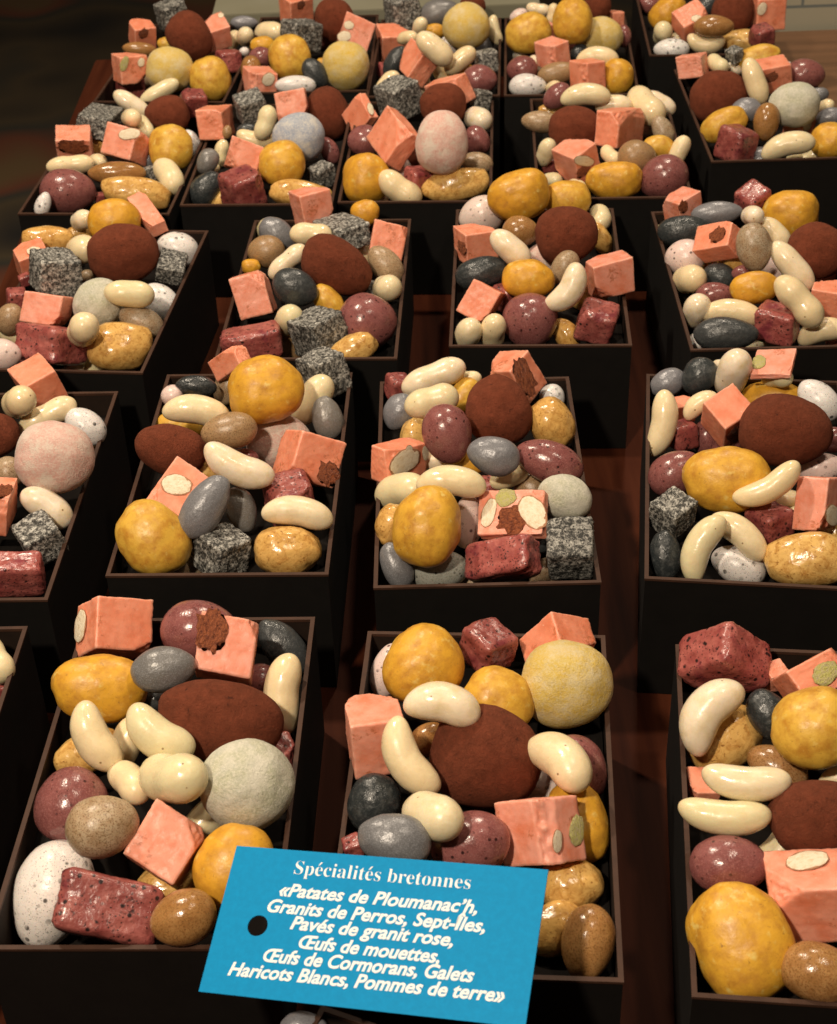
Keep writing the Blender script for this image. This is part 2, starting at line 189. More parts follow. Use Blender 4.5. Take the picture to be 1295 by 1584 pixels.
('nc','B3',0.2155,0.9021,0.1144,0.095,-0.476,-0.846,-0.222,0.0137,0.0139,0.0144,-1,'pink nougat cube with crumbly hollow left of the truffle, rightmost box of second row',[('k',-0.01368,-0.00289,0.00325,0.371,-0.602,-0.371,0.602,0.00635,0.01269)]),
('tr','B3',0.2494,0.8743,0.1191,0.869,0.477,-0.073,-0.11,0.0313,0.0246,0.0234,-1,'cocoa dusted brown truffle beside the yellow potato, rightmost box of second row',[]),
('rc','B3',0.1885,0.9179,0.0901,0.979,-0.105,-0.038,0.173,0.0099,0.0089,0.0097,-1,'dark red glazed cube rearmost, rightmost box of second row',[]),
('me','B3',0.1733,0.8564,0.0998,0.866,0.431,-0.181,0.176,0.0193,0.0149,0.0149,-1,'mauve speckled egg candy behind the granite cube, rightmost box of second row',[]),
('po','B3',0.2017,0.8312,0.1112,0.878,0.464,-0.058,-0.1,0.0287,0.0219,0.0208,-1,'matte yellow potato candy nearest, rightmost box of second row',[]),
('me','B3',0.2879,0.8887,0.1006,0.078,-0.107,-0.47,0.873,0.012,0.009,0.009,-1,'mauve speckled egg candy right of the truffle, rightmost box of second row',[]),
('pe','B3',0.2754,0.8694,0.0906,0.881,0.451,-0.144,0.001,0.0154,0.0107,0.0107,-1,'pale pink speckled egg candy beside the nougat, rightmost box of second row',[]),
('be','B3',0.2241,0.8064,0.1209,0.869,0.419,-0.206,0.163,0.0238,0.0091,0.0091,7,'cream white bean candy in front of the truffle, rightmost box of second row',[]),
('nc','B3',0.2574,0.8073,0.1063,0.253,0.196,0.849,0.419,0.0111,0.0183,0.014,-1,'pink nougat cube with almond in front of the truffle, rightmost box of second row',[('a',-0.01109,-0.00709,-0.00283,0.539,-0.458,-0.539,0.458,0.00654,0.01184)]),
('gc','B3',0.1649,0.8139,0.0977,0.935,0.09,-0.055,0.34,0.0118,0.0119,0.0123,-1,'grey granite patterned cube beside the mauve egg, rightmost box of second row',[]),
('dp','B3',0.1559,0.7802,0.0896,0.625,0.366,0.252,-0.642,0.016,0.0105,0.0089,-1,'dark charcoal pebble candy in front of the granite cube, rightmost box of second row',[]),
('be','B3',0.175,0.7698,0.1033,0.783,0.334,-0.298,0.432,0.0234,0.0101,0.0101,6,'cream white bean candy nearest, rightmost box of second row',[]),
('be','B3',0.2038,0.7853,0.1009,0.815,0.447,0.074,-0.362,0.0215,0.0096,0.0096,1,'cream white bean candy second from the front, rightmost box of second row',[]),
('rc','B3',0.2267,0.8053,0.0931,0.962,-0.084,-0.024,0.258,0.0127,0.0125,0.0117,-1,'dark red glazed cube in front of the truffle, rightmost box of second row',[]),
('we','B3',0.2032,0.7799,0.079,0.86,0.443,0.014,-0.253,0.0183,0.0125,0.0125,-1,'white speckled egg candy nearest, rightmost box of second row',[]),
('pg','B3',0.2419,0.7664,0.0923,0.891,0.436,-0.101,-0.07,0.0267,0.018,0.0171,-1,'glossy tan potato candy beside the bean, rightmost box of second row',[]),
('nc','B0',-0.2753,0.9853,0.1101,0.947,0.062,-0.097,0.299,0.0146,0.0161,0.0157,-1,'pink nougat cube behind the pink ball, leftmost box of second row',[]),
('be','B0',-0.2788,0.938,0.1247,0.649,0.559,-0.509,-0.089,0.0199,0.0108,0.0108,4,'cream white bean candy leftmost, leftmost box of second row',[]),
('be','B0',-0.2619,0.9424,0.1097,0.833,0.494,-0.01,0.249,0.0227,0.0091,0.0091,3,'cream white bean candy behind the pink ball, leftmost box of second row',[]),
('we','B0',-0.2356,0.9393,0.1015,0.831,0.416,0.258,-0.266,0.0164,0.0121,0.0121,-1,'white speckled egg candy behind the tan potato, leftmost box of second row',[]),
('bp','B0',-0.2432,0.8726,0.1198,0.875,0.47,0.109,0.038,0.0265,0.0251,0.0251,-1,'pink powdered ball candy right of the truffle, leftmost box of second row',[]),
('pg','B0',-0.2363,0.944,0.081,0.774,0.36,0.323,-0.409,0.0123,0.0086,0.0082,-1,'glossy tan potato candy in front of the white egg, leftmost box of second row',[]),
('tr','B0',-0.2922,0.9152,0.112,0.87,0.475,0.124,0.047,0.016,0.0157,0.0149,-1,'cocoa dusted brown truffle behind the tan egg, leftmost box of second row',[]),
('te','B0',-0.2766,0.8767,0.1066,0.876,0.465,0.122,0.044,0.0115,0.011,0.011,-1,'tan speckled egg candy in front of the truffle, leftmost box of second row',[]),
('nc','B0',-0.2748,0.8333,0.109,0.559,-0.471,-0.443,0.52,0.015,0.0145,0.0089,-1,'pink nougat cube with crumbly hollow in front of tan egg, leftmost box of second row',[('k',-0.00196,-0.01447,-0.00302,0.683,0.683,0.182,-0.182,0.00778,0.00458)]),
('be','B0',-0.2459,0.8417,0.1016,0.853,0.401,0.244,-0.23,0.0194,0.0104,0.0104,5,'cream white bean candy behind the granite cube, leftmost box of second row',[]),
('gc','B0',-0.2467,0.814,0.0959,0.961,0.038,-0.093,0.258,0.0133,0.0142,0.0125,-1,'grey granite patterned cube in front of the pink ball, leftmost box of second row',[]),
('rc','B0',-0.2577,0.7822,0.0913,0.021,0.047,-0.994,-0.098,0.0187,0.0099,0.0153,-1,'dark red glazed cube beside the granite cube, leftmost box of second row',[]),
('be','C0',-0.2878,1.2666,0.1098,0.628,0.589,-0.498,-0.102,0.0161,0.0087,0.0087,0,'cream white bean candy left of the yellow potato, leftmost box of third row',[]),
('pg','C0',-0.3139,1.2436,0.1037,0.841,0.529,0.105,0.045,0.0232,0.012,0.0114,-1,'glossy tan potato candy leftmost, leftmost box of third row',[]),
('pg','C0',-0.2939,1.2732,0.0942,0.841,0.531,0.096,0.04,0.0115,0.0069,0.0065,-1,'glossy tan potato candy rearmost, leftmost box of third row',[]),
('po','C0',-0.2558,1.2507,0.1144,0.84,0.535,0.087,0.034,0.0232,0.0205,0.0195,-1,'matte yellow potato candy behind the truffle, leftmost box of third row',[]),
('nc','C0',-0.2285,1.2649,0.1142,0.105,-0.477,-0.851,-0.193,0.0215,0.0084,0.0072,-1,'pink nougat cube behind the truffle, leftmost box of third row',[]),
('tr','C0',-0.2401,1.1902,0.113,0.839,0.532,0.039,0.106,0.0299,0.0259,0.0246,-1,'cocoa dusted brown truffle in front of the yellow potato, leftmost box of third row',[]),
('nc','C0',-0.3215,1.2054,0.1025,0.971,0.1,-0.015,0.215,0.0133,0.0126,0.0141,-1,'pink nougat cube with almond beside the granite cube, leftmost box of third row',[('a',0.00228,-0.0063,0.01409,1.0,0.0,0.0,0.024,0.0057,0.00628)]),
('be','C0',-0.2786,1.2074,0.1098,0.617,0.58,-0.519,-0.117,0.0229,0.0124,0.0124,5,'cream white bean candy left of the truffle, leftmost box of third row',[]),
('gc','C0',-0.2906,1.1525,0.1166,0.967,-0.077,0.114,0.214,0.0185,0.0196,0.0175,-1,'grey granite patterned cube left of the truffle, leftmost box of third row',[]),
('we','C0',-0.2033,1.2473,0.088,0.837,0.508,0.162,-0.124,0.0189,0.0151,0.0151,-1,'white speckled egg candy right of the truffle, leftmost box of third row',[]),
('gc','C0',-0.2015,1.191,0.0992,0.098,-0.025,-0.989,-0.107,0.0127,0.0142,0.0089,-1,'grey granite patterned cube right of the truffle, leftmost box of third row',[]),
('te','C0',-0.3232,1.1107,0.098,0.714,0.498,-0.152,0.468,0.0131,0.011,0.011,-1,'tan speckled egg candy behind the pink egg, leftmost box of third row',[]),
('rc','C0',-0.3227,1.1406,0.0999,0.983,-0.022,0.056,0.173,0.0083,0.0085,0.0089,-1,'dark red glazed cube leftmost, leftmost box of third row',[]),
('rc','C0',-0.3239,1.1795,0.0978,0.981,-0.01,-0.089,0.173,0.0051,0.0048,0.005,-1,'dark red glazed cube rearmost, leftmost box of third row',[]),
('nc','C0',-0.291,1.1076,0.1074,0.005,-0.107,-0.871,-0.479,0.0167,0.0131,0.0148,-1,'pink nougat cube left of the green ball, leftmost box of third row',[]),
('bg','C0',-0.2505,1.1134,0.1077,0.774,0.509,-0.11,0.359,0.0213,0.0199,0.0199,-1,'grey green powdered ball candy in front of the truffle, leftmost box of third row',[]),
('be','C0',-0.2226,1.1023,0.1214,0.852,0.512,0.108,-0.007,0.02,0.0107,0.0107,0,'cream white bean candy in front of the truffle, leftmost box of third row',[]),
('we','C0',-0.2076,1.1527,0.0858,0.785,0.433,0.286,-0.339,0.0185,0.0139,0.0139,-1,'white speckled egg candy right of the green ball, leftmost box of third row',[]),
('te','C0',-0.216,1.0995,0.0975,0.843,0.478,0.19,-0.158,0.0188,0.0123,0.0123,-1,'tan speckled egg candy in front of the truffle, leftmost box of third row',[]),
('be','C0',-0.2523,1.0533,0.1172,0.474,0.666,-0.571,0.072,0.0219,0.0118,0.0118,4,'cream white bean candy in front of the green ball, leftmost box of third row',[]),
('rc','C0',-0.2829,1.0711,0.0956,0.197,0.192,0.845,0.458,0.0231,0.0154,0.0226,-1,'dark red glazed cube right of the pink egg, leftmost box of third row',[]),
('pg','C0',-0.2289,1.0657,0.094,0.854,0.507,0.045,0.106,0.0262,0.0208,0.0198,-1,'glossy tan potato candy in front of the green ball, leftmost box of third row',[]),
('pe','C0',-0.3169,1.0521,0.0988,0.858,0.498,0.12,0.048,0.0139,0.0126,0.0126,-1,'pale pink speckled egg candy beside the mauve egg, leftmost box of third row',[]),
('te','C0',-0.2712,1.1797,0.0988,0.848,0.52,0.096,0.037,0.0065,0.0058,0.0058,-1,'tan speckled egg candy left of the truffle, leftmost box of third row',[]),
('nc','C1',-0.0839,1.2673,0.1139,0.97,-0.101,-0.056,0.215,0.0152,0.0161,0.0165,-1,'pink nougat cube behind the truffle, second box of third row',[]),
('po','C1',-0.0378,1.2685,0.1068,0.842,0.538,0.021,-0.008,0.0129,0.0114,0.0108,-1,'matte yellow potato candy behind the truffle, second box of third row',[]),
('gc','C1',-0.0572,1.2256,0.1091,0.086,0.517,0.851,-0.037,0.0279,0.0174,0.0104,-1,'grey granite patterned cube behind the truffle, second box of third row',[]),
('nc','C1',-0.0178,1.2203,0.0991,0.077,-0.098,-0.867,-0.482,0.0157,0.017,0.0163,-1,'pink nougat cube right of the truffle, second box of third row',[]),
('be','C1',-0.1275,1.2745,0.0918,0.549,0.628,-0.526,0.167,0.0135,0.0073,0.0073,5,'cream white bean candy left of the grey pebble, second box of third row',[]),
('gp','C1',-0.1132,1.2312,0.1063,0.797,0.485,0.224,-0.283,0.0178,0.013,0.011,-1,'smooth grey pebble candy left of the truffle, second box of third row',[]),
('be','C1',-0.0824,1.208,0.1162,0.845,0.53,0.059,-0.036,0.0185,0.0098,0.0098,3,'cream white bean candy right of the grey pebble, second box of third row',[]),
('te','C1',-0.1216,1.205,0.1031,0.848,0.528,0.048,0.009,0.0161,0.0142,0.0142,-1,'tan speckled egg candy left of the truffle, second box of third row',[]),
('te','C1',-0.0202,1.1766,0.1009,0.767,0.468,0.236,-0.37,0.0187,0.0126,0.0126,-1,'tan speckled egg candy right of the truffle, second box of third row',[]),
('be','C1',-0.1014,1.1701,0.1105,0.797,0.508,-0.14,0.295,0.0199,0.0082,0.0082,3,'cream white bean candy behind the charcoal pebble, second box of third row',[]),
('tr','C1',-0.0603,1.1516,0.1136,0.811,0.491,0.186,-0.259,0.0313,0.0221,0.021,-1,'cocoa dusted brown truffle right of the charcoal pebble, second box of third row',[]),
('po','C1',-0.1337,1.1866,0.0989,0.85,0.524,0.052,0.011,0.008,0.0065,0.0062,-1,'matte yellow potato candy leftmost, second box of third row',[]),
('nc','C1',-0.1279,1.1307,0.102,0.051,-0.084,0.844,0.527,0.0151,0.0182,0.0173,-1,'pink nougat cube left of the charcoal pebble, second box of third row',[]),
('dp','C1',-0.0924,1.1191,0.1126,0.835,0.497,0.152,-0.181,0.0193,0.0148,0.0126,-1,'dark charcoal pebble candy left of the truffle, second box of third row',[]),
('po','C1',-0.0668,1.1239,0.096,0.776,0.453,0.246,-0.364,0.0167,0.0108,0.0103,-1,'matte yellow potato candy in front of the truffle, second box of third row',[]),
('be','C1',-0.0193,1.1408,0.0979,0.67,0.393,-0.531,-0.338,0.0206,0.0111,0.0111,4,'cream white bean candy right of the truffle, second box of third row',[]),
('rc','C1',-0.1254,1.0667,0.0933,0.049,-0.076,0.992,-0.086,0.0254,0.0175,0.0129,-1,'dark red glazed cube beside the tan egg, second box of third row',[]),
('be','C1',-0.0976,1.0871,0.1001,0.493,0.626,-0.596,0.1,0.0201,0.0109,0.0109,0,'cream white bean candy in front of the charcoal pebble, second box of third row',[]),
('gc','C1',-0.073,1.0685,0.0983,0.933,-0.103,-0.067,0.339,0.0178,0.0179,0.0171,-1,'grey granite patterned cube in front of the truffle, second box of third row',[]),
('me','C1',-0.0352,1.0862,0.0972,0.861,0.509,0.021,-0.009,0.0238,0.0231,0.0231,-1,'mauve speckled egg candy in front of the truffle, second box of third row',[]),
('pg','C1',-0.0454,1.0508,0.0925,0.846,0.495,-0.084,0.181,0.0193,0.0126,0.012,-1,'glossy tan potato candy in front of the mauve egg, second box of third row',[]),
('gc','C1',-0.0344,1.1548,0.092,0.986,-0.09,0.107,0.086,0.0051,0.0054,0.0055,-1,'grey granite patterned cube rightmost, second box of third row',[]),
('pe','C2',0.0656,1.2727,0.0973,0.835,0.527,-0.103,0.12,0.0206,0.0176,0.0176,-1,'pale pink speckled egg candy left of the amber egg, third box of third row',[]),
('po','C2',0.0973,1.2568,0.1221,0.837,0.534,-0.09,0.076,0.0277,0.022,0.0209,-1,'matte yellow potato candy behind the amber egg, third box of third row',[]),
('po','C2',0.142,1.2701,0.1113,0.84,0.54,-0.033,-0.042,0.0204,0.0166,0.0158,-1,'matte yellow potato candy behind the truffle, third box of third row',[]),
('be','C2',0.1711,1.268,0.0945,0.708,0.124,-0.111,-0.686,0.0172,0.0093,0.0093,5,'cream white bean candy right of the truffle, third box of third row',[]),
('pg','C2',0.1692,1.247,0.0831,0.709,0.479,0.228,-0.464,0.0151,0.0091,0.0086,-1,'glossy tan potato candy right of the truffle, third box of third row',[]),
('tr','C2',0.1316,1.1814,0.1194,0.846,0.531,-0.033,-0.042,0.0264,0.0243,0.0231,-1,'cocoa dusted brown truffle behind the tan egg, third box of third row',[]),
('ae','C2',0.0952,1.2082,0.1118,0.846,0.532,-0.02,-0.034,0.0157,0.0135,0.0135,-1,'amber brown egg candy left of the truffle, third box of third row',[]),
('be','C2',0.0828,1.1518,0.1241,0.781,0.499,0.172,-0.334,0.0201,0.0108,0.0108,0,'cream white bean candy in front of the amber egg, third box of third row',[]),
('nc','C2',0.0572,1.2079,0.1019,0.981,-0.088,0.017,0.173,0.0159,0.0162,0.0141,-1,'pink nougat cube with crumbly hollow in front of pink egg, third box of third row',[('k',-0.01591,-0.00756,0.00076,0.487,0.512,-0.487,-0.512,0.00915,0.00483)]),
('bp','C2',0.1143,1.1973,0.0901,0.85,0.524,-0.027,-0.038,0.0161,0.0146,0.0146,-1,'pink powdered ball candy left of the tan egg, third box of third row',[]),
('te','C2',0.1263,1.1394,0.1112,0.758,0.436,-0.289,0.39,0.015,0.0108,0.0108,-1,'tan speckled egg candy in front of the truffle, third box of third row',[]),
('dp','C2',0.0593,1.1481,0.105,0.849,0.516,-0.078,0.084,0.0225,0.0134,0.0114,-1,'dark charcoal pebble candy in front of the pink egg, third box of third row',[]),
('po','C2',0.0951,1.1187,0.1127,0.854,0.519,-0.023,-0.035,0.0213,0.0162,0.0154,-1,'matte yellow potato candy behind the mauve egg, third box of third row',[]),
('be','C2',0.1241,1.0856,0.1192,0.777,0.442,-0.268,0.358,0.0218,0.0114,0.0114,7,'cream white bean candy in front of the truffle, third box of third row',[]),
('nc','C2',0.1614,1.1268,0.1095,0.991,-0.089,-0.055,0.087,0.0171,0.0155,0.016,-1,'pink nougat cube right of the tan egg, third box of third row',[]),
('nc','C2',0.0564,1.1075,0.0995,0.046,-0.272,-0.836,-0.474,0.0131,0.0155,0.0138,-1,'pink nougat cube in front of the charcoal pebble, third box of third row',[]),
('me','C2',0.0938,1.0851,0.0932,0.633,0.343,-0.376,0.584,0.0224,0.0221,0.0221,-1,'mauve speckled egg candy in front of the truffle, third box of third row',[]),
('rc','C2',0.1463,1.0794,0.0939,0.788,0.104,0.041,0.605,0.016,0.0158,0.0144,-1,'dark red glazed cube right of the mauve egg, third box of third row',[]),
('be','C2',0.0434,1.073,0.0891,0.512,0.585,-0.603,0.181,0.0194,0.0105,0.0105,0,'cream white bean candy leftmost, third box of third row',[]),
('be','C2',0.0638,1.0728,0.0914,0.435,0.573,-0.603,0.345,0.0185,0.01,0.01,5,'cream white bean candy fourth from the right, third box of third row',[]),
('pg','C2',0.1232,1.0858,0.0794,0.726,0.453,0.223,-0.466,0.0144,0.0099,0.0094,-1,'glossy tan potato candy right of the mauve egg, third box of third row',[]),
('nc','C3',0.2422,1.2603,0.1049,0.96,-0.035,-0.103,0.257,0.013,0.0129,0.0129,-1,'pink nougat cube with crumbly hollow leftmost, rightmost box of third row',[('k',-0.00832,-0.01294,0.00722,0.687,0.687,-0.167,0.167,0.00486,0.00514)]),
('gp','C3',0.267,1.2327,0.1105,0.842,0.53,-0.095,-0.03,0.0222,0.0103,0.0087,-1,'smooth grey pebble candy beside the nougat, rightmost box of third row',[]),
('dp','C3',0.2365,1.216,0.1031,0.845,0.527,-0.087,-0.024,0.0228,0.0132,0.0113,-1,'dark charcoal pebble candy rearmost, rightmost box of third row',[]),
('be','C3',0.2252,1.264,0.0813,0.655,0.4,-0.534,-0.354,0.0105,0.0057,0.0057,4,'cream white bean candy leftmost, rightmost box of third row',[]),
('rc','C3',0.3037,1.2603,0.1076,0.955,0.08,-0.124,0.256,0.0132,0.0135,0.0136,-1,'dark red glazed cube behind the tan egg, rightmost box of third row',[]),
('po','C3',0.3318,1.2367,0.1039,0.838,0.532,-0.09,-0.079,0.0244,0.0217,0.0206,-1,'matte yellow potato candy rearmost, rightmost box of third row',[]),
('be','C3',0.2889,1.1952,0.125,0.636,0.391,-0.554,-0.369,0.0154,0.0083,0.0083,5,'cream white bean candy behind the tan egg, rightmost box of third row',[]),
('be','C3',0.3079,1.189,0.1111,0.749,0.521,0.121,-0.392,0.0176,0.0093,0.0093,5,'cream white bean candy fourth from the right, rightmost box of third row',[]),
('nc','C3',0.2559,1.1652,0.1167,0.268,0.218,0.924,0.163,0.018,0.0148,0.0098,-1,'pink nougat cube with crumbly hollow left of the tan egg, rightmost box of third row',[('k',-0.00466,-0.00153,-0.00984,0.0,0.275,0.961,0.0,0.00694,0.00709)]),
('te','C3',0.2789,1.1365,0.1249,0.601,0.454,0.274,-0.598,0.0198,0.0144,0.0144,-1,'tan speckled egg candy beside the tan potato, rightmost box of third row',[]),
('tr','C3',0.3332,1.1455,0.1154,0.843,0.522,-0.098,-0.082,0.0252,0.0233,0.0221,-1,'cocoa dusted brown truffle right of the tan egg, rightmost box of third row',[]),
('pe','C3',0.2315,1.1756,0.0976,0.848,0.523,-0.064,-0.06,0.0173,0.0159,0.0159,-1,'pale pink speckled egg candy beside the bean, rightmost box of third row',[]),
('be','C3',0.2284,1.1384,0.0973,0.644,0.429,-0.571,-0.275,0.0214,0.0116,0.0116,0,'cream white bean candy second from the left, rightmost box of third row',[]),
('be','C3',0.3084,1.1244,0.1133,0.734,0.509,0.135,-0.428,0.0246,0.0105,0.0105,0,'cream white bean candy right of the tan egg, rightmost box of third row',[]),
('be','C3',0.298,1.0552,0.1188,0.747,0.503,0.12,-0.418,0.0246,0.0113,0.0113,3,'cream white bean candy fourth from the front, rightmost box of third row',[]),
('po','C3',0.2735,1.0992,0.108,0.854,0.509,-0.105,-0.034,0.0195,0.0132,0.0126,-1,'matte yellow potato candy in front of the tan egg, rightmost box of third row',[]),
('me','C3',0.2462,1.1151,0.0945,0.853,0.512,-0.073,-0.065,0.016,0.0102,0.0102,-1,'mauve speckled egg candy leftmost, rightmost box of third row',[]),
('me','C3',0.2733,1.1401,0.0998,0.849,0.517,-0.08,-0.07,0.0097,0.0071,0.0071,-1,'mauve speckled egg candy in front of the tan egg, rightmost box of third row',[]),
('be','C3',0.227,1.0921,0.0926,0.449,0.552,-0.679,0.18,0.0204,0.011,0.011,0,'cream white bean candy behind the white egg, rightmost box of third row',[]),
('be','C3',0.253,1.0798,0.0978,0.852,0.51,-0.055,-0.104,0.024,0.0103,0.0103,1,'cream white bean candy fourth from the left, rightmost box of third row',[]),
('dp','C3',0.241,1.0418,0.1,0.859,0.501,-0.076,-0.066,0.0249,0.0131,0.0111,-1,'dark charcoal pebble candy right of the white egg, rightmost box of third row',[]),
('we','C3',0.224,1.0673,0.0776,0.776,0.398,-0.309,0.378,0.01,0.0081,0.0081,-1,'white speckled egg candy beside the charcoal pebble, rightmost box of third row',[]),
('rc','C3',0.2854,1.0617,0.0959,0.866,-0.017,0.02,0.5,0.0149,0.0162,0.0145,-1,'dark red glazed cube nearest, rightmost box of third row',[]),
('nc','C3',0.3477,1.1557,0.0902,0.979,0.097,0.055,0.173,0.0091,0.0085,0.0088,-1,'pink nougat cube rearmost, rightmost box of third row',[]),
('nc','C3',0.3312,1.0918,0.1,0.843,0.008,-0.032,0.537,0.0119,0.0132,0.0127,-1,'pink nougat cube nearest, rightmost box of third row',[]),
('be','C3',0.3183,1.0553,0.092,0.859,0.483,-0.166,0.032,0.0191,0.0099,0.0099,1,'cream white bean candy rightmost, rightmost box of third row',[]),
('gc','D0',-0.3065,1.5005,0.1085,0.112,-0.071,-0.989,0.058,0.0178,0.0284,0.0123,-1,'grey granite patterned cube behind the amber egg, leftmost box of fourth row',[]),
('be','D0',-0.2794,1.5457,0.1079,0.793,0.515,0.245,-0.215,0.0216,0.0096,0.0096,0,'cream white bean candy rearmost, leftmost box of fourth row',[]),
('be','D0',-0.2674,1.4648,0.125,0.693,0.46,-0.45,-0.324,0.0167,0.009,0.009,0,'cream white bean candy second from the back, leftmost box of fourth row',[]),
('be','D0',-0.2585,1.4737,0.1118,0.807,0.262,0.036,-0.529,0.0164,0.0089,0.0089,0,'cream white bean candy second from the right, leftmost box of fourth row',[]),
('nc','D0',-0.2688,1.4285,0.1127,0.033,0.214,0.865,0.452,0.0184,0.0161,0.0166,-1,'pink nougat cube with almond behind the amber egg, leftmost box of fourth row',[('a',-0.00844,0.00839,-0.01661,0.0,0.185,0.983,0.0,0.01103,0.00563)]),
('tr','D0',-0.239,1.51,0.1099,0.823,0.563,0.07,0.027,0.0228,0.0189,0.0179,-1,'cocoa dusted brown truffle behind the yellow potato, leftmost box of fourth row',[]),
('rc','D0',-0.2155,1.5401,0.1092,0.979,0.086,0.067,0.173,0.0131,0.0122,0.0135,-1,'dark red glazed cube right of the truffle, leftmost box of fourth row',[]),
('po','D0',-0.227,1.4305,0.1067,0.568,0.442,-0.342,0.604,0.0226,0.0211,0.0201,-1,'matte yellow potato candy in front of the truffle, leftmost box of fourth row',[]),
('we','D0',-0.2152,1.4877,0.0872,0.692,0.418,0.372,-0.457,0.0141,0.0094,0.0094,-1,'white speckled egg candy right of the yellow potato, leftmost box of fourth row',[]),
('nc','D0',-0.3252,1.4571,0.1002,0.992,0.086,0.041,0.087,0.018,0.0157,0.0171,-1,'pink nougat cube with crumbly hollow behind the mauve egg, leftmost box of fourth row',[('k',-0.00176,-0.01575,0.01017,0.704,0.704,0.068,-0.068,0.01407,0.00692)]),
('pg','D0',-0.3381,1.4954,0.0998,0.824,0.557,0.096,0.043,0.0102,0.0078,0.0074,-1,'glossy tan potato candy leftmost, leftmost box of fourth row',[]),
('be','D0',-0.3195,1.4001,0.1059,0.827,0.553,0.072,0.078,0.023,0.0088,0.0088,3,'cream white bean candy behind the mauve egg, leftmost box of fourth row',[]),
('be','D0',-0.2986,1.4246,0.0981,0.748,0.485,-0.369,-0.263,0.014,0.0075,0.0075,5,'cream white bean candy second from the left, leftmost box of fourth row',[]),
('ae','D0',-0.272,1.3764,0.1057,0.832,0.547,0.085,0.034,0.0271,0.011,0.011,-1,'amber brown egg candy left of the grey pebble, leftmost box of fourth row',[]),
('be','D0',-0.2248,1.3836,0.0984,0.807,0.253,0.028,-0.533,0.0225,0.0122,0.0122,5,'cream white bean candy in front of the yellow potato, leftmost box of fourth row',[]),
('me','D0',-0.3166,1.3584,0.0973,0.834,0.542,0.098,0.042,0.0262,0.0211,0.0211,-1,'mauve speckled egg candy left of the amber egg, leftmost box of fourth row',[]),
('pg','D0',-0.2525,1.3515,0.0964,0.835,0.533,0.128,-0.042,0.0326,0.0152,0.0145,-1,'glossy tan potato candy in front of the grey pebble, leftmost box of fourth row',[]),
('we','D0',-0.3337,1.3245,0.1,0.658,0.501,-0.223,0.517,0.0121,0.0071,0.0071,-1,'white speckled egg candy left of the mauve egg, leftmost box of fourth row',[]),
('gc','D0',-0.2454,1.3967,0.0958,0.98,-0.095,-0.028,0.173,0.0073,0.0065,0.0064,-1,'grey granite patterned cube in front of the grey pebble, leftmost box of fourth row',[]),
('rc','D0',-0.2894,1.3654,0.0871,0.985,-0.003,0.002,0.174,0.0047,0.0047,0.0042,-1,'dark red glazed cube right of the mauve egg, leftmost box of fourth row',[]),
('nc','D1',-0.1892,1.497,0.1049,0.052,0.011,0.805,0.591,0.0136,0.0158,0.027,-1,'pink nougat cube behind the grey pebble, second box of fourth row',[]),
('gc','D1',-0.1543,1.5158,0.1102,0.981,0.062,-0.069,0.173,0.0149,0.0156,0.0159,-1,'grey granite patterned cube left of the blue ball, second box of fourth row',[]),
('nc','D1',-0.1129,1.5179,0.1117,0.037,-0.069,0.839,0.538,0.0163,0.0153,0.0162,-1,'pink nougat cube left of the truffle, second box of fourth row',[]),
('tr','D1',-0.08,1.5378,0.0938,0.584,0.42,-0.378,0.583,0.0275,0.0238,0.0227,-1,'cocoa dusted brown truffle behind the mauve egg, second box of fourth row',[]),
('be','D1',-0.1366,1.4652,0.1147,0.671,0.486,-0.284,0.482,0.0176,0.0095,0.0095,4,'cream white bean candy behind the yellow potato, second box of fourth row',[]),
('bb','D1',-0.1031,1.4349,0.1105,0.829,0.557,0.037,0.004,0.0255,0.0241,0.0241,-1,'pale blue powdered ball candy left of the mauve egg, second box of fourth row',[]),
('be','D1',-0.1485,1.4686,0.0956,0.827,0.55,0.097,-0.061,0.0195,0.0097,0.0097,2,'cream white bean candy second from the back, second box of fourth row',[]),
('dp','D1',-0.1574,1.4923,0.0969,0.827,0.559,0.05,0.013,0.0113,0.007,0.006,-1,'dark charcoal pebble candy right of the tan egg, second box of fourth row',[]),
('te','D1',-0.1759,1.4714,0.1046,0.623,0.464,-0.317,0.544,0.0066,0.0049,0.0049,-1,'tan speckled egg candy beside the nougat, second box of fourth row',[]),
('nc','D1',-0.1538,1.3971,0.1085,0.142,-0.11,-0.851,-0.494,0.0161,0.0146,0.0151,-1,'pink nougat cube behind the red cube, second box of fourth row',[]),
('be','D1',-0.1826,1.4583,0.0878,0.625,0.461,-0.311,0.547,0.0139,0.0069,0.0069,5,'cream white bean candy right of the grey pebble, second box of fourth row',[]),
('po','D1',-0.1171,1.385,0.106,0.833,0.551,0.042,0.007,0.0222,0.0219,0.0208,-1,'matte yellow potato candy left of the mauve egg, second box of fourth row',[]),
('gp','D1',-0.1901,1.4079,0.101,0.711,0.508,-0.222,0.433,0.0131,0.0101,0.0086,-1,'smooth grey pebble candy beside the bean, second box of fourth row',[]),
('be','D1',-0.1892,1.43,0.0846,0.748,0.482,-0.372,-0.264,0.0101,0.0055,0.0055,4,'cream white bean candy nearest, second box of fourth row',[]),
('dp','D1',-0.189,1.3659,0.092,0.75,0.52,-0.173,0.372,0.0185,0.0135,0.0115,-1,'dark charcoal pebble candy in front of the grey pebble, second box of fourth row',[]),
('rc','D1',-0.1519,1.3481,0.0971,0.953,0.026,-0.037,0.3,0.0185,0.0168,0.0178,-1,'dark red glazed cube beside the tan potato, second box of fourth row',[]),
('me','D1',-0.075,1.456,0.0875,0.701,0.452,0.323,-0.448,0.0139,0.009,0.009,-1,'mauve speckled egg candy in front of the truffle, second box of fourth row',[]),
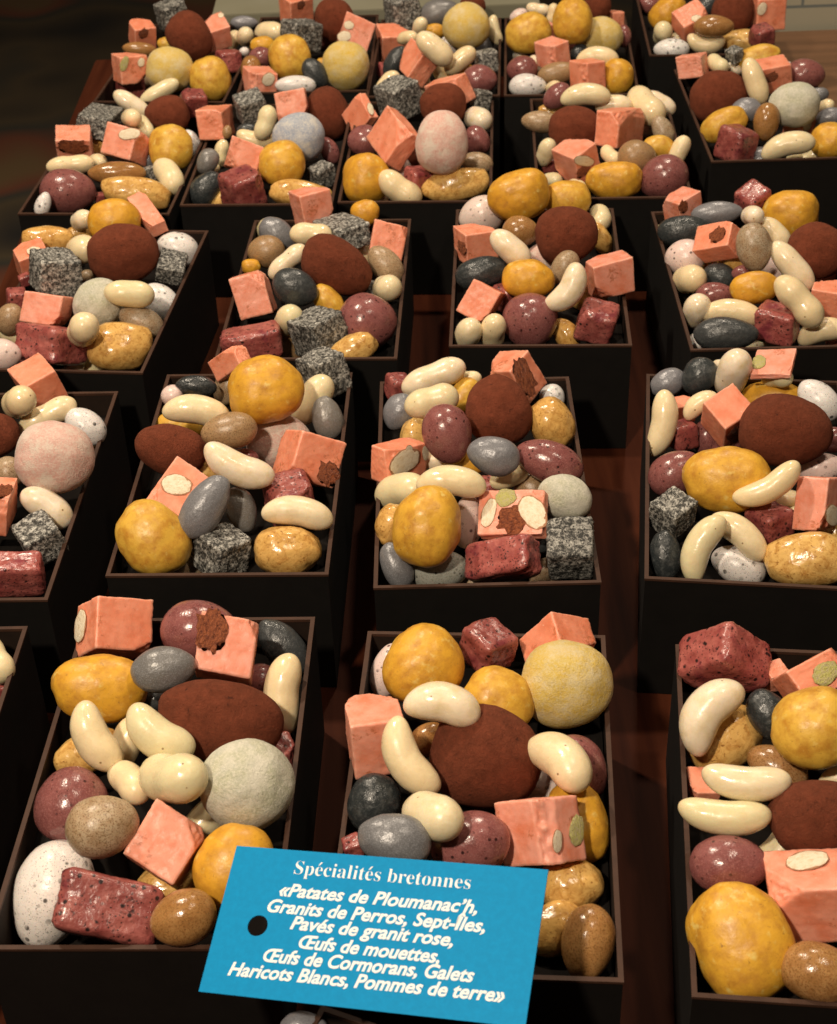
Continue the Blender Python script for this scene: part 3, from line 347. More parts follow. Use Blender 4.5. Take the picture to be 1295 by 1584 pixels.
('gc','D1',-0.0807,1.3964,0.0874,0.936,0.034,-0.084,0.341,0.0113,0.0112,0.0115,-1,'grey granite patterned cube in front of the mauve egg, second box of fourth row',[]),
('pg','D1',-0.099,1.3455,0.0916,0.838,0.541,0.061,-0.033,0.0293,0.0137,0.013,-1,'glossy tan potato candy in front of the yellow potato, second box of fourth row',[]),
('nc','D2',-0.0447,1.5054,0.1025,0.479,-0.03,0.815,0.324,0.0178,0.0172,0.0051,-1,'pink nougat cube with almond beside the mauve egg, middle box of fourth row',[('a',-0.01777,-0.00677,-0.00084,0.575,-0.411,-0.575,0.411,0.00828,0.00385)]),
('be','D2',-0.0165,1.5532,0.1166,0.749,0.523,-0.228,0.336,0.0166,0.009,0.009,5,'cream white bean candy rearmost, middle box of fourth row',[]),
('gc','D2',-0.0047,1.5271,0.1112,0.95,-0.031,-0.082,0.3,0.0184,0.0195,0.0185,-1,'grey granite patterned cube leftmost, middle box of fourth row',[]),
('nc','D2',0.0479,1.542,0.1103,0.196,0.332,0.922,-0.041,0.0214,0.0121,0.0147,-1,'pink nougat cube behind the pink ball, middle box of fourth row',[]),
('tr','D2',0.0392,1.5014,0.1114,0.825,0.565,-0.0,-0.021,0.0234,0.0226,0.0215,-1,'cocoa dusted brown truffle behind the pink ball, middle box of fourth row',[]),
('gc','D2',0.0801,1.5447,0.1004,0.985,-0.05,0.103,0.13,0.0094,0.0092,0.01,-1,'grey granite patterned cube rightmost, middle box of fourth row',[]),
('be','D2',0.0738,1.4931,0.0999,0.719,0.362,-0.382,-0.453,0.0223,0.012,0.012,0,'cream white bean candy behind the tan egg, middle box of fourth row',[]),
('nc','D2',-0.0109,1.4027,0.1197,0.442,-0.119,0.872,0.174,0.0198,0.0244,0.0106,-1,'pink nougat cube behind the pink egg, middle box of fourth row',[]),
('bp','D2',0.0339,1.3604,0.131,0.627,0.41,-0.375,0.546,0.0292,0.0245,0.0245,-1,'pink powdered ball candy behind the tan potato, middle box of fourth row',[]),
('me','D2',-0.0399,1.4371,0.1039,0.83,0.557,0.021,-0.007,0.0163,0.0156,0.0156,-1,'mauve speckled egg candy behind the yellow potato, middle box of fourth row',[]),
('me','D2',0.0702,1.4414,0.0979,0.665,0.461,0.311,-0.499,0.0156,0.0128,0.0128,-1,'mauve speckled egg candy behind the tan egg, middle box of fourth row',[]),
('te','D2',0.0679,1.3923,0.0965,0.829,0.549,0.038,-0.1,0.0156,0.01,0.01,-1,'tan speckled egg candy right of the pink ball, middle box of fourth row',[]),
('po','D2',-0.0377,1.3603,0.0986,0.597,0.402,-0.372,0.586,0.0235,0.0218,0.0207,-1,'matte yellow potato candy left of the pink egg, middle box of fourth row',[]),
('be','D2',-0.0067,1.3422,0.0947,0.796,0.515,0.175,-0.265,0.0231,0.0125,0.0125,4,'cream white bean candy in front of the pink egg, middle box of fourth row',[]),
('rc','D2',0.0118,1.3666,0.0908,0.962,-0.017,0.094,0.258,0.0133,0.0126,0.0131,-1,'dark red glazed cube left of the tan potato, middle box of fourth row',[]),
('pg','D2',0.0455,1.351,0.0925,0.836,0.541,-0.06,0.064,0.0322,0.0153,0.0145,-1,'glossy tan potato candy in front of the pink ball, middle box of fourth row',[]),
('be','D3',0.1799,1.4813,0.1256,0.823,0.565,-0.051,-0.025,0.025,0.0114,0.0114,1,'cream white bean candy behind the truffle, fourth box of fourth row',[]),
('me','D3',0.1574,1.5355,0.104,0.787,0.522,-0.221,0.242,0.016,0.012,0.012,-1,'mauve speckled egg candy behind the truffle, fourth box of fourth row',[]),
('be','D3',0.209,1.4841,0.1127,0.823,0.563,-0.044,-0.051,0.0186,0.0101,0.0101,5,'cream white bean candy fourth from the right, fourth box of fourth row',[]),
('be','D3',0.2407,1.4858,0.1098,0.746,0.353,-0.134,-0.549,0.0273,0.0147,0.0147,4,'cream white bean candy third from the right, fourth box of fourth row',[]),
('be','D3',0.2593,1.5125,0.1019,0.779,0.558,0.092,-0.27,0.0182,0.0095,0.0095,0,'cream white bean candy second from the right, fourth box of fourth row',[]),
('pg','D3',0.1538,1.5418,0.0844,0.825,0.562,-0.028,-0.041,0.0153,0.0097,0.0092,-1,'glossy tan potato candy beside the tan egg, fourth box of fourth row',[]),
('te','D3',0.1345,1.4732,0.1024,0.825,0.561,-0.0,-0.074,0.0186,0.0108,0.0108,-1,'tan speckled egg candy left of the truffle, fourth box of fourth row',[]),
('tr','D3',0.1653,1.4322,0.11,0.828,0.558,-0.034,-0.044,0.026,0.0226,0.0215,-1,'cocoa dusted brown truffle beside the nougat, fourth box of fourth row',[]),
('nc','D3',0.2083,1.4296,0.1118,0.161,0.2,0.78,0.571,0.0137,0.0176,0.0344,-1,'pink nougat cube right of the truffle, fourth box of fourth row',[]),
('pe','D3',0.2436,1.4915,0.0863,0.827,0.558,-0.052,-0.057,0.0118,0.011,0.011,-1,'pale pink speckled egg candy beside the bean, fourth box of fourth row',[]),
('te','D3',0.2545,1.4546,0.096,0.686,0.51,0.228,-0.465,0.0161,0.0104,0.0104,-1,'tan speckled egg candy right of the pink egg, fourth box of fourth row',[]),
('po','D3',0.241,1.3982,0.1029,0.83,0.552,-0.056,-0.058,0.0149,0.0115,0.0109,-1,'matte yellow potato candy in front of the pink egg, fourth box of fourth row',[]),
('be','D3',0.1345,1.4047,0.099,0.549,0.562,-0.556,0.273,0.0159,0.0086,0.0086,0,'cream white bean candy behind the red cube, fourth box of fourth row',[]),
('rc','D3',0.1368,1.4154,0.0813,0.98,-0.012,-0.101,0.173,0.0091,0.0085,0.0078,-1,'dark red glazed cube beside the bean, fourth box of fourth row',[]),
('nc','D3',0.1604,1.3725,0.104,0.933,0.027,-0.114,0.34,0.0165,0.0162,0.0158,-1,'pink nougat cube with almond in front of the truffle, fourth box of fourth row',[('a',-0.0053,-0.01621,0.00689,0.672,0.672,0.22,-0.22,0.01412,0.00494),('k',-0.00831,-0.01621,-0.00215,0.707,0.707,0.011,-0.011,0.0086,0.00491)]),
('be','D3',0.1377,1.3739,0.084,0.719,0.458,-0.429,-0.298,0.0137,0.0074,0.0074,0,'cream white bean candy in front of the red cube, fourth box of fourth row',[]),
('be','D3',0.1572,1.3389,0.0927,0.74,0.377,-0.352,-0.432,0.012,0.0065,0.0065,4,'cream white bean candy nearest, fourth box of fourth row',[]),
('be','D3',0.193,1.3802,0.104,0.759,0.35,-0.123,-0.535,0.0136,0.0073,0.0073,4,'cream white bean candy third from the front, fourth box of fourth row',[]),
('te','D3',0.2164,1.369,0.1066,0.832,0.55,-0.05,-0.055,0.0182,0.0157,0.0157,-1,'tan speckled egg candy in front of the pink egg, fourth box of fourth row',[]),
('be','D3',0.2593,1.3879,0.1024,0.733,0.431,-0.347,0.394,0.0157,0.0085,0.0085,0,'cream white bean candy rightmost, fourth box of fourth row',[]),
('po','D3',0.1922,1.3421,0.0951,0.836,0.544,-0.045,-0.05,0.0264,0.0177,0.0168,-1,'matte yellow potato candy leftmost, fourth box of fourth row',[]),
('me','D3',0.2388,1.3441,0.0954,0.833,0.526,-0.152,0.087,0.0235,0.021,0.021,-1,'mauve speckled egg candy in front of the pink egg, fourth box of fourth row',[]),
('nc','D4',0.3088,1.61,0.1038,0.184,0.057,0.795,0.575,0.0142,0.0125,0.0166,-1,'pink nougat cube beside the truffle, rightmost box of fourth row',[]),
('be','D4',0.3356,1.6132,0.1035,0.733,0.389,-0.212,-0.515,0.016,0.0086,0.0086,4,'cream white bean candy left of the granite cube, rightmost box of fourth row',[]),
('be','D4',0.3547,1.6159,0.0969,0.743,0.452,-0.271,-0.413,0.0109,0.0059,0.0059,4,'cream white bean candy in front of the granite cube, rightmost box of fourth row',[]),
('gc','D4',0.3525,1.6105,0.1139,0.958,0.041,-0.123,0.257,0.0076,0.0076,0.0074,-1,'grey granite patterned cube behind the truffle, rightmost box of fourth row',[]),
('po','D4',0.3786,1.6127,0.11,0.816,0.557,-0.153,0.03,0.0234,0.0124,0.0118,-1,'matte yellow potato candy right of the granite cube, rightmost box of fourth row',[]),
('be','D4',0.352,1.5028,0.1249,0.635,0.514,0.252,-0.52,0.0241,0.0107,0.0107,0,'cream white bean candy right of the truffle, rightmost box of fourth row',[]),
('nc','D4',0.3825,1.5538,0.1112,0.996,0.035,-0.075,0.043,0.0161,0.0139,0.0155,-1,'pink nougat cube with crumbly hollow right of the truffle, rightmost box of fourth row',[('k',-0.00604,-0.01395,0.0054,0.707,0.707,-0.027,0.027,0.00628,0.00461)]),
('we','D4',0.4106,1.6172,0.0977,0.813,0.57,-0.085,-0.081,0.0059,0.0044,0.0044,-1,'white speckled egg candy left of the mauve egg, rightmost box of fourth row',[]),
('me','D4',0.4183,1.5679,0.1051,0.814,0.567,-0.09,-0.084,0.0211,0.0165,0.0165,-1,'mauve speckled egg candy behind the green ball, rightmost box of fourth row',[]),
('tr','D4',0.3196,1.5161,0.1061,0.82,0.543,-0.166,0.074,0.03,0.0258,0.0245,-1,'cocoa dusted brown truffle behind the red cube, rightmost box of fourth row',[]),
('bg','D4',0.3822,1.458,0.1164,0.82,0.56,-0.089,-0.082,0.0249,0.0219,0.0219,-1,'grey green powdered ball candy in front of the mauve egg, rightmost box of fourth row',[]),
('gp','D4',0.3374,1.4657,0.1097,0.822,0.56,-0.077,-0.074,0.0156,0.0122,0.0104,-1,'smooth grey pebble candy right of the truffle, rightmost box of fourth row',[]),
('ae','D4',0.3524,1.4405,0.1071,0.659,0.355,-0.436,0.5,0.0184,0.0127,0.0127,-1,'amber brown egg candy left of the green ball, rightmost box of fourth row',[]),
('gp','D4',0.424,1.5267,0.0995,0.817,0.562,-0.094,-0.086,0.0105,0.007,0.006,-1,'smooth grey pebble candy rearmost, rightmost box of fourth row',[]),
('be','D4',0.4226,1.492,0.1,0.627,0.494,-0.565,-0.208,0.0128,0.0069,0.0069,0,'cream white bean candy right of the green ball, rightmost box of fourth row',[]),
('gp','D4',0.4201,1.4625,0.1007,0.825,0.545,-0.146,-0.016,0.0136,0.0092,0.0078,-1,'smooth grey pebble candy rightmost, rightmost box of fourth row',[]),
('po','D4',0.3131,1.449,0.1023,0.82,0.528,-0.191,0.11,0.0236,0.0155,0.0147,-1,'matte yellow potato candy in front of the truffle, rightmost box of fourth row',[]),
('rc','D4',0.3195,1.4146,0.0958,0.948,-0.003,0.105,0.299,0.0161,0.0175,0.017,-1,'dark red glazed cube in front of the truffle, rightmost box of fourth row',[]),
('nc','D4',0.3939,1.4728,0.0876,0.939,0.009,0.034,0.342,0.0111,0.0119,0.0117,-1,'pink nougat cube with almond in front of the green ball, rightmost box of fourth row',[('a',-0.00466,-0.01194,0.00592,0.625,0.625,-0.33,0.33,0.00535,0.00734)]),
('be','D4',0.3638,1.3949,0.1022,0.83,0.534,-0.159,0.029,0.0259,0.0118,0.0118,1,'cream white bean candy second from the front, rightmost box of fourth row',[]),
('be','D4',0.3771,1.4136,0.0818,0.828,0.547,-0.09,-0.081,0.008,0.004,0.004,1,'cream white bean candy nearest, rightmost box of fourth row',[]),
('po','D4',0.409,1.4132,0.0969,0.825,0.55,-0.099,-0.087,0.0182,0.0176,0.0167,-1,'matte yellow potato candy rightmost, rightmost box of fourth row',[]),
('gc','E0',-0.2672,1.8172,0.1113,0.961,0.029,-0.096,0.258,0.0169,0.017,0.0174,-1,'grey granite patterned cube behind the yellow ball, leftmost box of back row',[]),
('nc','E0',-0.2978,1.7727,0.1032,0.959,0.095,0.069,0.257,0.0143,0.0139,0.0156,-1,'pink nougat cube with crumbly hollow behind the amber egg, leftmost box of back row',[('k',-0.00429,-0.01394,0.01054,0.694,0.694,-0.137,0.137,0.00581,0.00525)]),
('ae','E0',-0.2957,1.7308,0.1017,0.812,0.575,0.1,-0.003,0.019,0.0081,0.0081,-1,'amber brown egg candy left of the truffle, leftmost box of back row',[]),
('tr','E0',-0.2368,1.7221,0.1167,0.714,0.473,0.345,-0.385,0.0283,0.0239,0.0227,-1,'cocoa dusted brown truffle behind the yellow ball, leftmost box of back row',[]),
('po','E0',-0.2709,1.7616,0.0966,0.811,0.58,0.069,0.028,0.0089,0.0074,0.0071,-1,'matte yellow potato candy left of the truffle, leftmost box of back row',[]),
('nc','E0',-0.2092,1.7484,0.1117,0.076,-0.531,-0.834,-0.126,0.0153,0.0141,0.0142,-1,'pink nougat cube with almond right of the truffle, leftmost box of back row',[('a',0.008,0.0108,-0.01417,0.0,0.567,0.824,0.0,0.00319,0.00499)]),
('nc','E0',-0.2938,1.6446,0.1111,0.963,-0.071,0.029,0.258,0.0163,0.0145,0.0151,-1,'pink nougat cube with almond in front of the amber egg, leftmost box of back row',[('a',0.00781,-0.01448,0.00738,0.564,0.564,-0.427,0.427,0.00473,0.00402),('p',-0.01129,-0.01448,0.00795,0.596,0.596,-0.38,0.38,0.00808,0.00438)]),
('rc','E0',-0.2999,1.6635,0.0828,0.982,-0.038,0.06,0.173,0.0152,0.0158,0.0153,-1,'dark red glazed cube left of the tan egg, leftmost box of back row',[]),
('by','E0',-0.2503,1.6395,0.1093,0.816,0.574,0.068,0.027,0.0259,0.0245,0.0245,-1,'yellow powdered ball candy in front of the truffle, leftmost box of back row',[]),
('po','E0',-0.2065,1.6297,0.102,0.565,0.446,-0.363,0.592,0.0234,0.0223,0.0212,-1,'matte yellow potato candy in front of the truffle, leftmost box of back row',[]),
('be','E0',-0.258,1.5973,0.1012,0.788,0.569,-0.068,0.226,0.0233,0.0086,0.0086,0,'cream white bean candy in front of the yellow ball, leftmost box of back row',[]),
('rc','E0',-0.1941,1.7137,0.0904,0.98,-0.102,0.021,0.173,0.014,0.0123,0.0122,-1,'dark red glazed cube right of the truffle, leftmost box of back row',[]),
('gp','E1',-0.1832,1.8124,0.1007,0.809,0.586,0.049,0.014,0.016,0.008,0.0068,-1,'smooth grey pebble candy beside the bean, second box of back row',[]),
('be','E1',-0.1784,1.7588,0.1018,0.311,0.696,-0.626,0.164,0.0174,0.0094,0.0094,5,'cream white bean candy in front of the grey pebble, second box of back row',[]),
('be','E1',-0.1518,1.7823,0.0991,0.771,0.547,-0.255,-0.203,0.021,0.0114,0.0114,5,'cream white bean candy right of the grey pebble, second box of back row',[]),
('nc','E1',-0.1224,1.8292,0.1091,0.95,0.077,0.03,0.3,0.0176,0.0157,0.0176,-1,'pink nougat cube with crumbly hollow left of the truffle, second box of back row',[('k',-0.00381,-0.01575,0.01283,0.707,0.707,-0.019,0.019,0.00481,0.00474)]),
('tr','E1',-0.0755,1.767,0.1145,0.574,0.433,-0.396,0.571,0.0242,0.0228,0.0216,-1,'cocoa dusted brown truffle right of the granite cube, second box of back row',[]),
('gc','E1',-0.1124,1.7259,0.1119,0.948,-0.06,0.096,0.299,0.0195,0.0185,0.0175,-1,'grey granite patterned cube left of the truffle, second box of back row',[]),
('me','E1',-0.0886,1.7833,0.0887,0.813,0.582,0.029,-0.0,0.0137,0.013,0.013,-1,'mauve speckled egg candy in front of the truffle, second box of back row',[]),
('nc','E1',-0.0503,1.7328,0.1099,0.13,-0.148,-0.825,-0.529,0.0182,0.0172,0.0169,-1,'pink nougat cube with two almonds right of the truffle, second box of back row',[('a',0.01165,-0.00941,-0.01694,0.0,0.347,0.938,0.0,0.00743,0.00609),('a',0.01077,0.0038,-0.01694,0.0,0.179,0.984,0.0,0.0054,0.00474)]),
('po','E1',-0.1567,1.7317,0.1013,0.813,0.58,0.045,0.011,0.0141,0.0098,0.0093,-1,'matte yellow potato candy behind the amber egg, second box of back row',[]),
('me','E1',-0.1573,1.6982,0.0987,0.815,0.577,0.046,0.011,0.0132,0.0118,0.0118,-1,'mauve speckled egg candy leftmost, second box of back row',[]),
('ae','E1',-0.1648,1.6558,0.1007,0.594,0.457,-0.352,0.562,0.0149,0.0112,0.0112,-1,'amber brown egg candy beside the nougat, second box of back row',[]),
('po','E1',-0.1229,1.6696,0.1069,0.573,0.435,-0.381,0.581,0.0252,0.0235,0.0223,-1,'matte yellow potato candy in front of the granite cube, second box of back row',[]),
('dp','E1',-0.094,1.6354,0.1015,0.742,0.506,0.272,-0.345,0.0175,0.0121,0.0103,-1,'dark charcoal pebble candy left of the yellow ball, second box of back row',[]),
('by','E1',-0.061,1.6482,0.1035,0.581,0.424,-0.39,0.575,0.0263,0.0257,0.0257,-1,'yellow powdered ball candy in front of the truffle, second box of back row',[]),
('nc','E1',-0.1546,1.6321,0.093,0.981,-0.045,0.077,0.173,0.0157,0.0158,0.0157,-1,'pink nougat cube with almond beside the amber egg, second box of back row',[('a',0.00455,-0.01582,0.00895,0.607,0.607,-0.362,0.362,0.00713,0.00696)]),
('we','E1',-0.1154,1.6231,0.0929,0.82,0.57,0.037,0.005,0.0221,0.0107,0.0107,-1,'white speckled egg candy left of the yellow ball, second box of back row',[]),
('po','E1',-0.0884,1.6789,0.0969,0.817,0.576,0.03,0.0,0.0062,0.0055,0.0052,-1,'matte yellow potato candy rightmost, second box of back row',[]),
('we','E1',-0.1772,1.7228,0.0976,0.814,0.579,0.05,0.014,0.0056,0.0049,0.0049,-1,'white speckled egg candy behind the amber egg, second box of back row',[]),
('gc','E2',0.0027,1.8055,0.1072,0.982,-0.014,-0.073,0.173,0.0187,0.0213,0.0213,-1,'grey granite patterned cube left of the yellow ball, middle box of back row',[]),
('gp','E2',0.0458,1.7987,0.1087,0.808,0.586,-0.051,0.049,0.0239,0.0155,0.0132,-1,'smooth grey pebble candy left of the yellow ball, middle box of back row',[]),
('tr','E2',0.0843,1.8032,0.1149,0.807,0.589,-0.008,-0.027,0.0152,0.0123,0.0117,-1,'cocoa dusted brown truffle behind the yellow ball, middle box of back row',[]),
('by','E2',0.0729,1.7219,0.1175,0.811,0.584,-0.006,-0.026,0.0268,0.0261,0.0261,-1,'yellow powdered ball candy in front of the truffle, middle box of back row',[]),
('be','E2',0.0213,1.7393,0.1113,0.417,0.623,-0.603,0.271,0.0156,0.0084,0.0084,5,'cream white bean candy rearmost, middle box of back row',[]),
('be','E2',0.0067,1.7152,0.1091,0.752,0.566,-0.308,-0.139,0.0139,0.0075,0.0075,5,'cream white bean candy behind the charcoal pebble, middle box of back row',[]),
('be','E2',0.0348,1.624,0.1276,0.759,0.544,0.2,-0.298,0.0233,0.0126,0.0126,0,'cream white bean candy left of the white egg, middle box of back row',[]),
('po','E2',0.0389,1.7639,0.0989,0.812,0.583,0.002,-0.02,0.0121,0.0086,0.0081,-1,'matte yellow potato candy left of the yellow ball, middle box of back row',[]),
('we','E2',0.0563,1.7373,0.0908,0.781,0.561,0.148,-0.233,0.0131,0.0106,0.0106,-1,'white speckled egg candy beside the bean, middle box of back row',[]),
('be','E2',0.1057,1.7488,0.1023,0.625,0.471,0.344,-0.519,0.017,0.0078,0.0078,2,'cream white bean candy right of the yellow ball, middle box of back row',[]),
('nc','E2',-0.0094,1.7625,0.086,0.988,0.06,0.06,0.13,0.0194,0.018,0.0178,-1,'pink nougat cube behind the charcoal pebble, middle box of back row',[]),
('rc','E2',-0.0178,1.6922,0.0794,0.979,0.061,0.093,0.173,0.0096,0.0085,0.0086,-1,'dark red glazed cube beside the charcoal pebble, middle box of back row',[]),
('dp','E2',-0.008,1.6843,0.0933,0.731,0.517,-0.256,0.366,0.0193,0.011,0.0094,-1,'dark charcoal pebble candy beside the nougat, middle box of back row',[]),
('nc','E2',0.0158,1.6453,0.105,0.245,0.525,0.741,0.34,0.0229,0.0177,0.0119,-1,'pink nougat cube right of the charcoal pebble, middle box of back row',[]),
('be','E2',0.0623,1.6398,0.1079,0.78,0.543,-0.192,0.243,0.0201,0.0101,0.0101,0,'cream white bean candy in front of the white egg, middle box of back row',[]),
('gc','E2',0.0919,1.6629,0.0979,0.993,-0.058,-0.053,0.087,0.0123,0.0119,0.0117,-1,'grey granite patterned cube behind the mauve egg, middle box of back row',[]),
('me','E2',0.0824,1.6164,0.0946,0.82,0.571,-0.01,-0.028,0.019,0.016,0.016,-1,'mauve speckled egg candy in front of the yellow ball, middle box of back row',[]),
('pe','E3',0.138,1.8025,0.1005,0.803,0.574,-0.121,0.106,0.0113,0.0079,0.0079,-1,'pale pink speckled egg candy beside the yellow potato, fourth box of back row',[]),
('be','E3',0.1603,1.8008,0.1076,0.801,0.587,0.027,-0.109,0.0143,0.0072,0.0072,4,'cream white bean candy rearmost, fourth box of back row',[]),
('be','E3',0.1749,1.7777,0.1088,0.646,0.431,-0.398,0.488,0.0124,0.0067,0.0067,4,'cream white bean candy fourth from the front, fourth box of back row',[]),
('po','E3',0.1415,1.7096,0.1113,0.812,0.578,-0.072,0.034,0.026,0.0224,0.0213,-1,'matte yellow potato candy in front of the pink egg, fourth box of back row',[]),
('po','E3',0.1879,1.6863,0.1305,0.604,0.39,-0.436,0.541,0.0245,0.022,0.0209,-1,'matte yellow potato candy left of the truffle, fourth box of back row',[]),
('tr','E3',0.2279,1.7905,0.1114,0.606,0.388,-0.443,0.536,0.0172,0.0157,0.015,-1,'cocoa dusted brown truffle behind the yellow ball, fourth box of back row',[]),
('nc','E3',0.2497,1.7933,0.0953,0.982,-0.075,0.022,0.173,0.0082,0.009,0.0092,-1,'pink nougat cube rightmost, fourth box of back row',[]),
('me','E3',0.2494,1.7189,0.1007,0.612,0.378,-0.442,0.536,0.0124,0.0087,0.0087,-1,'mauve speckled egg candy right of the yellow ball, fourth box of back row',[]),
('by','E3',0.2202,1.7032,0.1057,0.813,0.574,-0.09,0.021,0.0263,0.0224,0.0224,-1,'yellow powdered ball candy in front of the truffle, fourth box of back row',[]),
('nc','E3',0.1565,1.7444,0.094,0.984,-0.027,-0.027,0.174,0.0168,0.0158,0.0172,-1,'pink nougat cube leftmost, fourth box of back row',[]),
('nc','E3',0.1627,1.6452,0.1098,0.953,-0.023,-0.045,0.3,0.013,0.0146,0.014,-1,'pink nougat cube second from the front, fourth box of back row',[]),
('be','E3',0.1316,1.7144,0.0845,0.624,0.428,-0.526,-0.388,0.0122,0.0066,0.0066,5,'cream white bean candy behind the white egg, fourth box of back row',[]),
('dp','E3',0.1952,1.6751,0.0988,0.782,0.53,-0.23,0.236,0.0107,0.0093,0.0079,-1,'dark charcoal pebble candy beside the mauve egg, fourth box of back row',[]),
('be','E3',0.2105,1.6372,0.1074,0.815,0.575,-0.039,-0.049,0.0231,0.0112,0.0112,1,'cream white bean candy in front of the yellow ball, fourth box of back row',[]),
('me','E3',0.1288,1.631,0.0983,0.818,0.573,-0.02,-0.036,0.0168,0.015,0.015,-1,'mauve speckled egg candy behind the white egg, fourth box of back row',[]),
('we','E3',0.1323,1.5991,0.0921,0.821,0.569,-0.022,-0.036,0.02,0.0131,0.0131,-1,'white speckled egg candy left of the tan egg, fourth box of back row',[]),
('te','E3',0.1666,1.6188,0.0979,0.819,0.567,-0.079,0.03,0.0229,0.0118,0.0118,-1,'tan speckled egg candy right of the white egg, fourth box of back row',[]),
('po','E3',0.2293,1.6096,0.0948,0.616,0.372,-0.435,0.542,0.019,0.017,0.0161,-1,'matte yellow potato candy in front of the yellow ball, fourth box of back row',[]),
('nc','E3',0.1961,1.6023,0.1008,0.97,-0.108,0.018,0.215,0.0147,0.014,0.0153,-1,'pink nougat cube right of the tan egg, fourth box of back row',[]),
('be','E3',0.1592,1.5913,0.0919,0.597,0.514,-0.57,-0.233,0.014,0.0076,0.0076,5,'cream white bean candy in front of the tan egg, fourth box of back row',[]),
('po','E4',0.313,1.8124,0.095,0.779,0.531,-0.252,0.218,0.0232,0.0167,0.0159,-1,'matte yellow potato candy right of the mauve egg, rightmost box of back row',[]),
('nc','E4',0.327,1.7371,0.1095,0.124,-0.515,-0.808,-0.259,0.0147,0.0183,0.0136,-1,'pink nougat cube with almond left of the truffle, rightmost box of back row',[('a',-0.00919,0.00022,-0.01364,0.0,0.589,0.808,0.0,0.00571,0.00477)]),
('tr','E4',0.3788,1.7647,0.1098,0.621,0.363,-0.463,0.518,0.0276,0.0235,0.0223,-1,'cocoa dusted brown truffle right of the charcoal pebble, rightmost box of back row',[]),
('ae','E4',0.3469,1.7039,0.1134,0.808,0.581,-0.067,-0.07,0.0224,0.0123,0.0123,-1,'amber brown egg candy in front of the charcoal pebble, rightmost box of back row',[]),
('be','E4',0.2952,1.7305,0.0978,0.31,0.606,-0.715,0.161,0.0202,0.0109,0.0109,4,'cream white bean candy behind the white egg, rightmost box of back row',[]),
('we','E4',0.3004,1.6976,0.0911,0.813,0.576,-0.057,-0.062,0.0199,0.0119,0.0119,-1,'white speckled egg candy in front of the yellow potato, rightmost box of back row',[]),
('be','E4',0.34,1.7077,0.0918,0.808,0.579,-0.04,-0.103,0.0213,0.0111,0.0111,7,'cream white bean candy in front of the amber egg, rightmost box of back row',[]),
('pg','E4',0.3878,1.7248,0.0871,0.81,0.576,-0.075,-0.075,0.0259,0.0143,0.0136,-1,'glossy tan potato candy in front of the truffle, rightmost box of back row',[]),
('nc','E4',0.42,1.7682,0.1054,0.998,-0.05,-0.009,0.044,0.0176,0.019,0.0188,-1,'pink nougat cube with almond right of the truffle, rightmost box of back row',[('a',-0.01227,-0.01899,0.00863,0.557,0.557,-0.436,0.436,0.00705,0.00556)]),
('rc','E4',0.4003,1.6998,0.102,0.978,0.08,-0.086,0.172,0.0117,0.0128,0.0121,-1,'dark red glazed cube right of the tan potato, rightmost box of back row',[]),
('pg','A1',-0.1335,0.5385,0.0718,0.909,0.356,0.003,0.218,0.0188,0.0147,0.014,-1,'half buried glossy tan potato candy behind the amber egg, front box left of card',[]),
('be','A1',-0.1175,0.5725,0.0849,0.852,0.366,-0.076,0.367,0.0178,0.0096,0.0096,-1,'half buried cream white bean candy in front of the truffle, front box left of card',[]),
('pe','A2',0.0626,0.5982,0.0741,0.925,0.37,-0.065,0.063,0.0184,0.0154,0.0154,-1,'half buried pale pink speckled egg candy right of the truffle, front box right behind card',[]),
('dp','A3',0.1987,0.4907,0.0762,0.649,0.129,-0.322,0.677,0.0153,0.0119,0.0101,-1,'half buried dark charcoal pebble candy nearest, rightmost front box',[]),
('be','A3',0.1759,0.5334,0.0862,0.888,0.295,-0.214,0.282,0.0184,0.0099,0.0099,-1,'half buried cream white bean candy right of the mauve egg, rightmost front box',[]),
('be','A3',0.2189,0.5768,0.0942,0.921,0.368,-0.127,-0.028,0.0135,0.0072,0.0072,-1,'half buried cream white bean candy behind the truffle, rightmost front box',[]),
('dp','A3',0.2065,0.5168,0.092,0.898,0.291,-0.22,0.247,0.0137,0.011,0.0094,-1,'half buried dark charcoal pebble candy in front of the truffle, rightmost front box',[]),
('te','B1',-0.1559,0.8115,0.0678,0.509,0.318,-0.312,0.736,0.017,0.0135,0.0135,-1,'half buried tan speckled egg candy beside the yellow potato, second box of second row',[]),
('pg','B1',-0.1498,0.8959,0.0859,0.766,0.442,-0.163,0.438,0.0137,0.0113,0.0108,-1,'half buried glossy tan potato candy left of the mauve egg, second box of second row',[]),
('te','B2',0.0806,0.7867,0.0704,0.797,0.364,-0.241,0.418,0.0133,0.0106,0.0106,-1,'half buried tan speckled egg in front of charcoal pebble, third box of second row',[]),
('dp','B2',0.0754,0.8096,0.0844,0.123,0.02,-0.447,0.886,0.013,0.0101,0.0086,-1,'half buried dark charcoal pebble candy left of the granite cube, third box of second row',[]),
('pg','B2',-0.0003,0.9279,0.0881,0.678,0.367,-0.303,0.56,0.0157,0.0115,0.0109,-1,'half buried glossy tan potato candy left of the truffle, third box of second row',[]),
('be','B2',0.0083,0.9013,0.0885,0.075,0.035,-0.469,0.879,0.0161,0.0087,0.0087,-1,'half buried cream white bean candy beside the tan potato, third box of second row',[]),
('rc','B2',0.0498,0.8627,0.0838,0.987,0.035,0.027,0.153,0.0114,0.0114,0.0114,-1,'half buried dark red glazed cube in front of the truffle, third box of second row',[]),
('gp','B2',0.0856,0.8303,0.0828,0.836,0.405,-0.201,0.312,0.0137,0.0098,0.0083,-1,'half buried smooth grey pebble candy beside the charcoal pebble, third box of second row',[]),
('te','B2',0.0356,0.7921,0.0651,0.167,0.062,-0.431,0.885,0.0156,0.0132,0.0132,-1,'half buried tan speckled egg candy right of the grey egg, third box of second row',[]),
